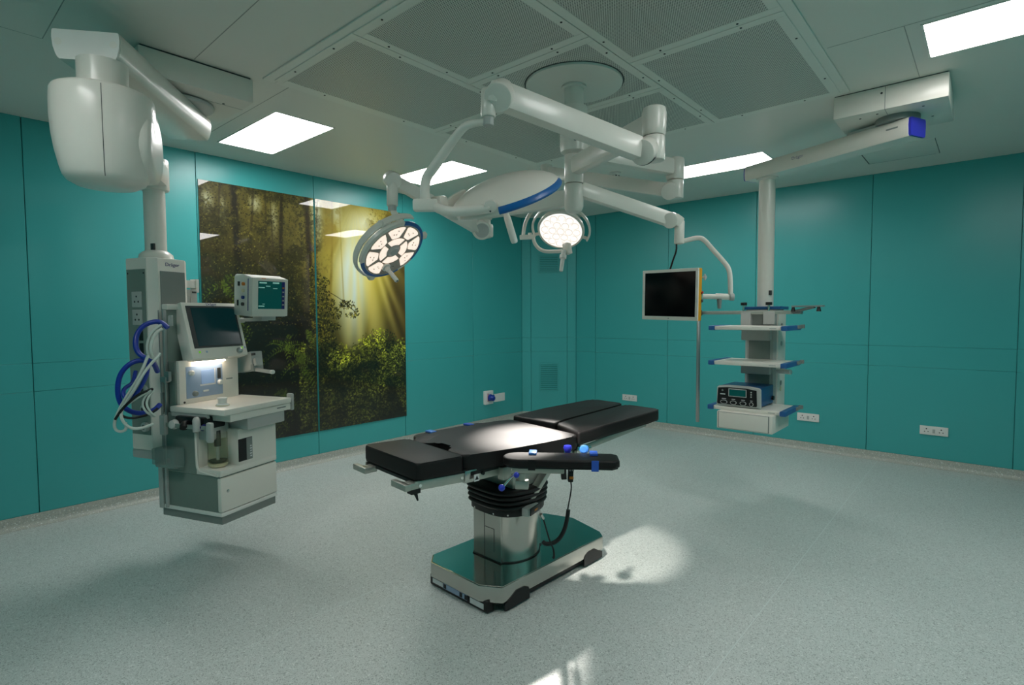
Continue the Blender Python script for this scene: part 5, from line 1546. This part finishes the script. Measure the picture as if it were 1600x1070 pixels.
# clamps with blue knobs on the near rail
rcp = thing('rail_clamp', 'rail clamp with two blue ball levers below the near arm board', 'clamp', TT @ V((.27, -.33, .68)))
obj('clamp_body', MB(TT).box((.275, -.33, .70), (.045, .06, .07), .008).cyl((.275, -.30, .70), (.275, -.22, .70), .018, n=14), 'steel_rail', rcp)
lv = obj('lever', MB().tube([(-1.7684,2.0464,0.7612), (-1.7763,2.0115,0.7385), (-1.7881,1.9722,0.7036)], .006, n=8), 'chrome', rcp)
obj('lever_ball', MB().sphere((-1.7927,1.9678,0.6974), .017, 14), 'blue_knob', lv)
obj('lever_ball', MB().sphere((-1.7399,2.0181,0.76), .015, 14), 'blue_knob', lv)
rc2 = thing('rail_clamp', 'rail clamp with violet and pale blue knobs behind the near arm board', 'clamp', TT @ V((.32, .12, .72)))
obj('clamp_body', MB(TT).box((.315, .10, .735), (.05, .05, .07), .008).box((.32, .21, .735), (.05, .04, .06), .008), 'chrome', rc2)
k1 = obj('clamp_knob', MB().lathe([(0, 0), (.014, 0), (.018, .012), (.024, .03), (.020, .042), (0, .046)], (-1.6967,2.3912,0.8029), (0, 0, 1), 18), 'blue_cap', rc2)
k2 = obj('clamp_knob', MB().cyl((-1.6493,2.4865,0.8133), (-1.6324,2.4487,0.8231), .024, n=20, bev=.004), 'light_blue', rc2)
obj('knob_face', MB().cyl((-1.6324,2.4487,0.8231), (-1.6299,2.4443,0.8244), .017, n=20), 'light_blue', k2)
obj('knob_stem', MB().cyl((-1.6504,2.5389,0.814), (-1.6409,2.4676,0.8182), .010, n=10), 'chrome', k2)
# hand control hanging on the rail
hcn = thing('hand_control', 'black hand control with orange key hanging under the near arm board, cable to the base', 'remote control', (-1.6991,2.4185,0.6423))
hb = obj('body', MB().beam((-1.6991,2.4244,0.7327), (-1.6991,2.4185,0.6423), .045, .028, .006, up=(.75, .66, 0)), 'black_plastic', hcn)
obj('hook', MB().beam((-1.742,2.4127,0.7204), (-1.7373,2.4122,0.6504), .045, .03, .004, up=(.75, .66, 0)), 'black_plastic', hcn)
obj('orange_key', MB(face_mat((-1.6802,2.4035,0.6688), (0.6279,-0.7245,0.2845))).box((0, 0, 0), (.022, .014, .006), .001, seg=1), 'orange', hb)
for k in range(2):
    obj('key', MB(face_mat((-1.6813,2.4051,0.7085), (0.6279,-0.7245,0.2845))).box((.008 - .016 * k, 0, 0), (.010, .008, .006), .001, seg=1), 'mid_grey', hb)
obj('cable', MB().tube([(-1.6965,2.4208,0.6423), (-1.6929,2.4216,0.6075), (-1.6911,2.4071,0.5656), (-1.6918,2.3901,0.5171), (-1.6879,2.3786,0.4931)], .004, n=8, smooth=2), 'rubber', hcn)
pts = [V(q) for q in ((-1.6855,2.3812,0.5), (-1.6891,2.3744,0.4449), (-1.6979,2.3631,0.3899), (-1.7172,2.343,0.3418), (-1.7425,2.3193,0.3179), (-1.7736,2.292,0.3147), (-1.7904,2.2912,0.3244))]
obj('coiled_cable', MB().tube(pts, .0115, n=8, smooth=2), 'rubber', hcn)
obj('base_cable', MB().tube([(-1.7362,2.217,0.4992), (-1.734,2.2303,0.4687), (-1.7316,2.2545,0.4004), (-1.7233,2.2712,0.3422), (-1.7096,2.281,0.3083), (-1.7058,2.2816,0.2676), (-1.7107,2.2769,0.2609)], lambda q: .004 + .010 * max(0, q - .55), n=8, smooth=2), 'rubber', hcn)
obj('cable_plug', MB().cyl((-1.7355,2.2053,0.5128), (-1.7369,2.2286,0.4821), .008, n=10), 'chrome', hcn)
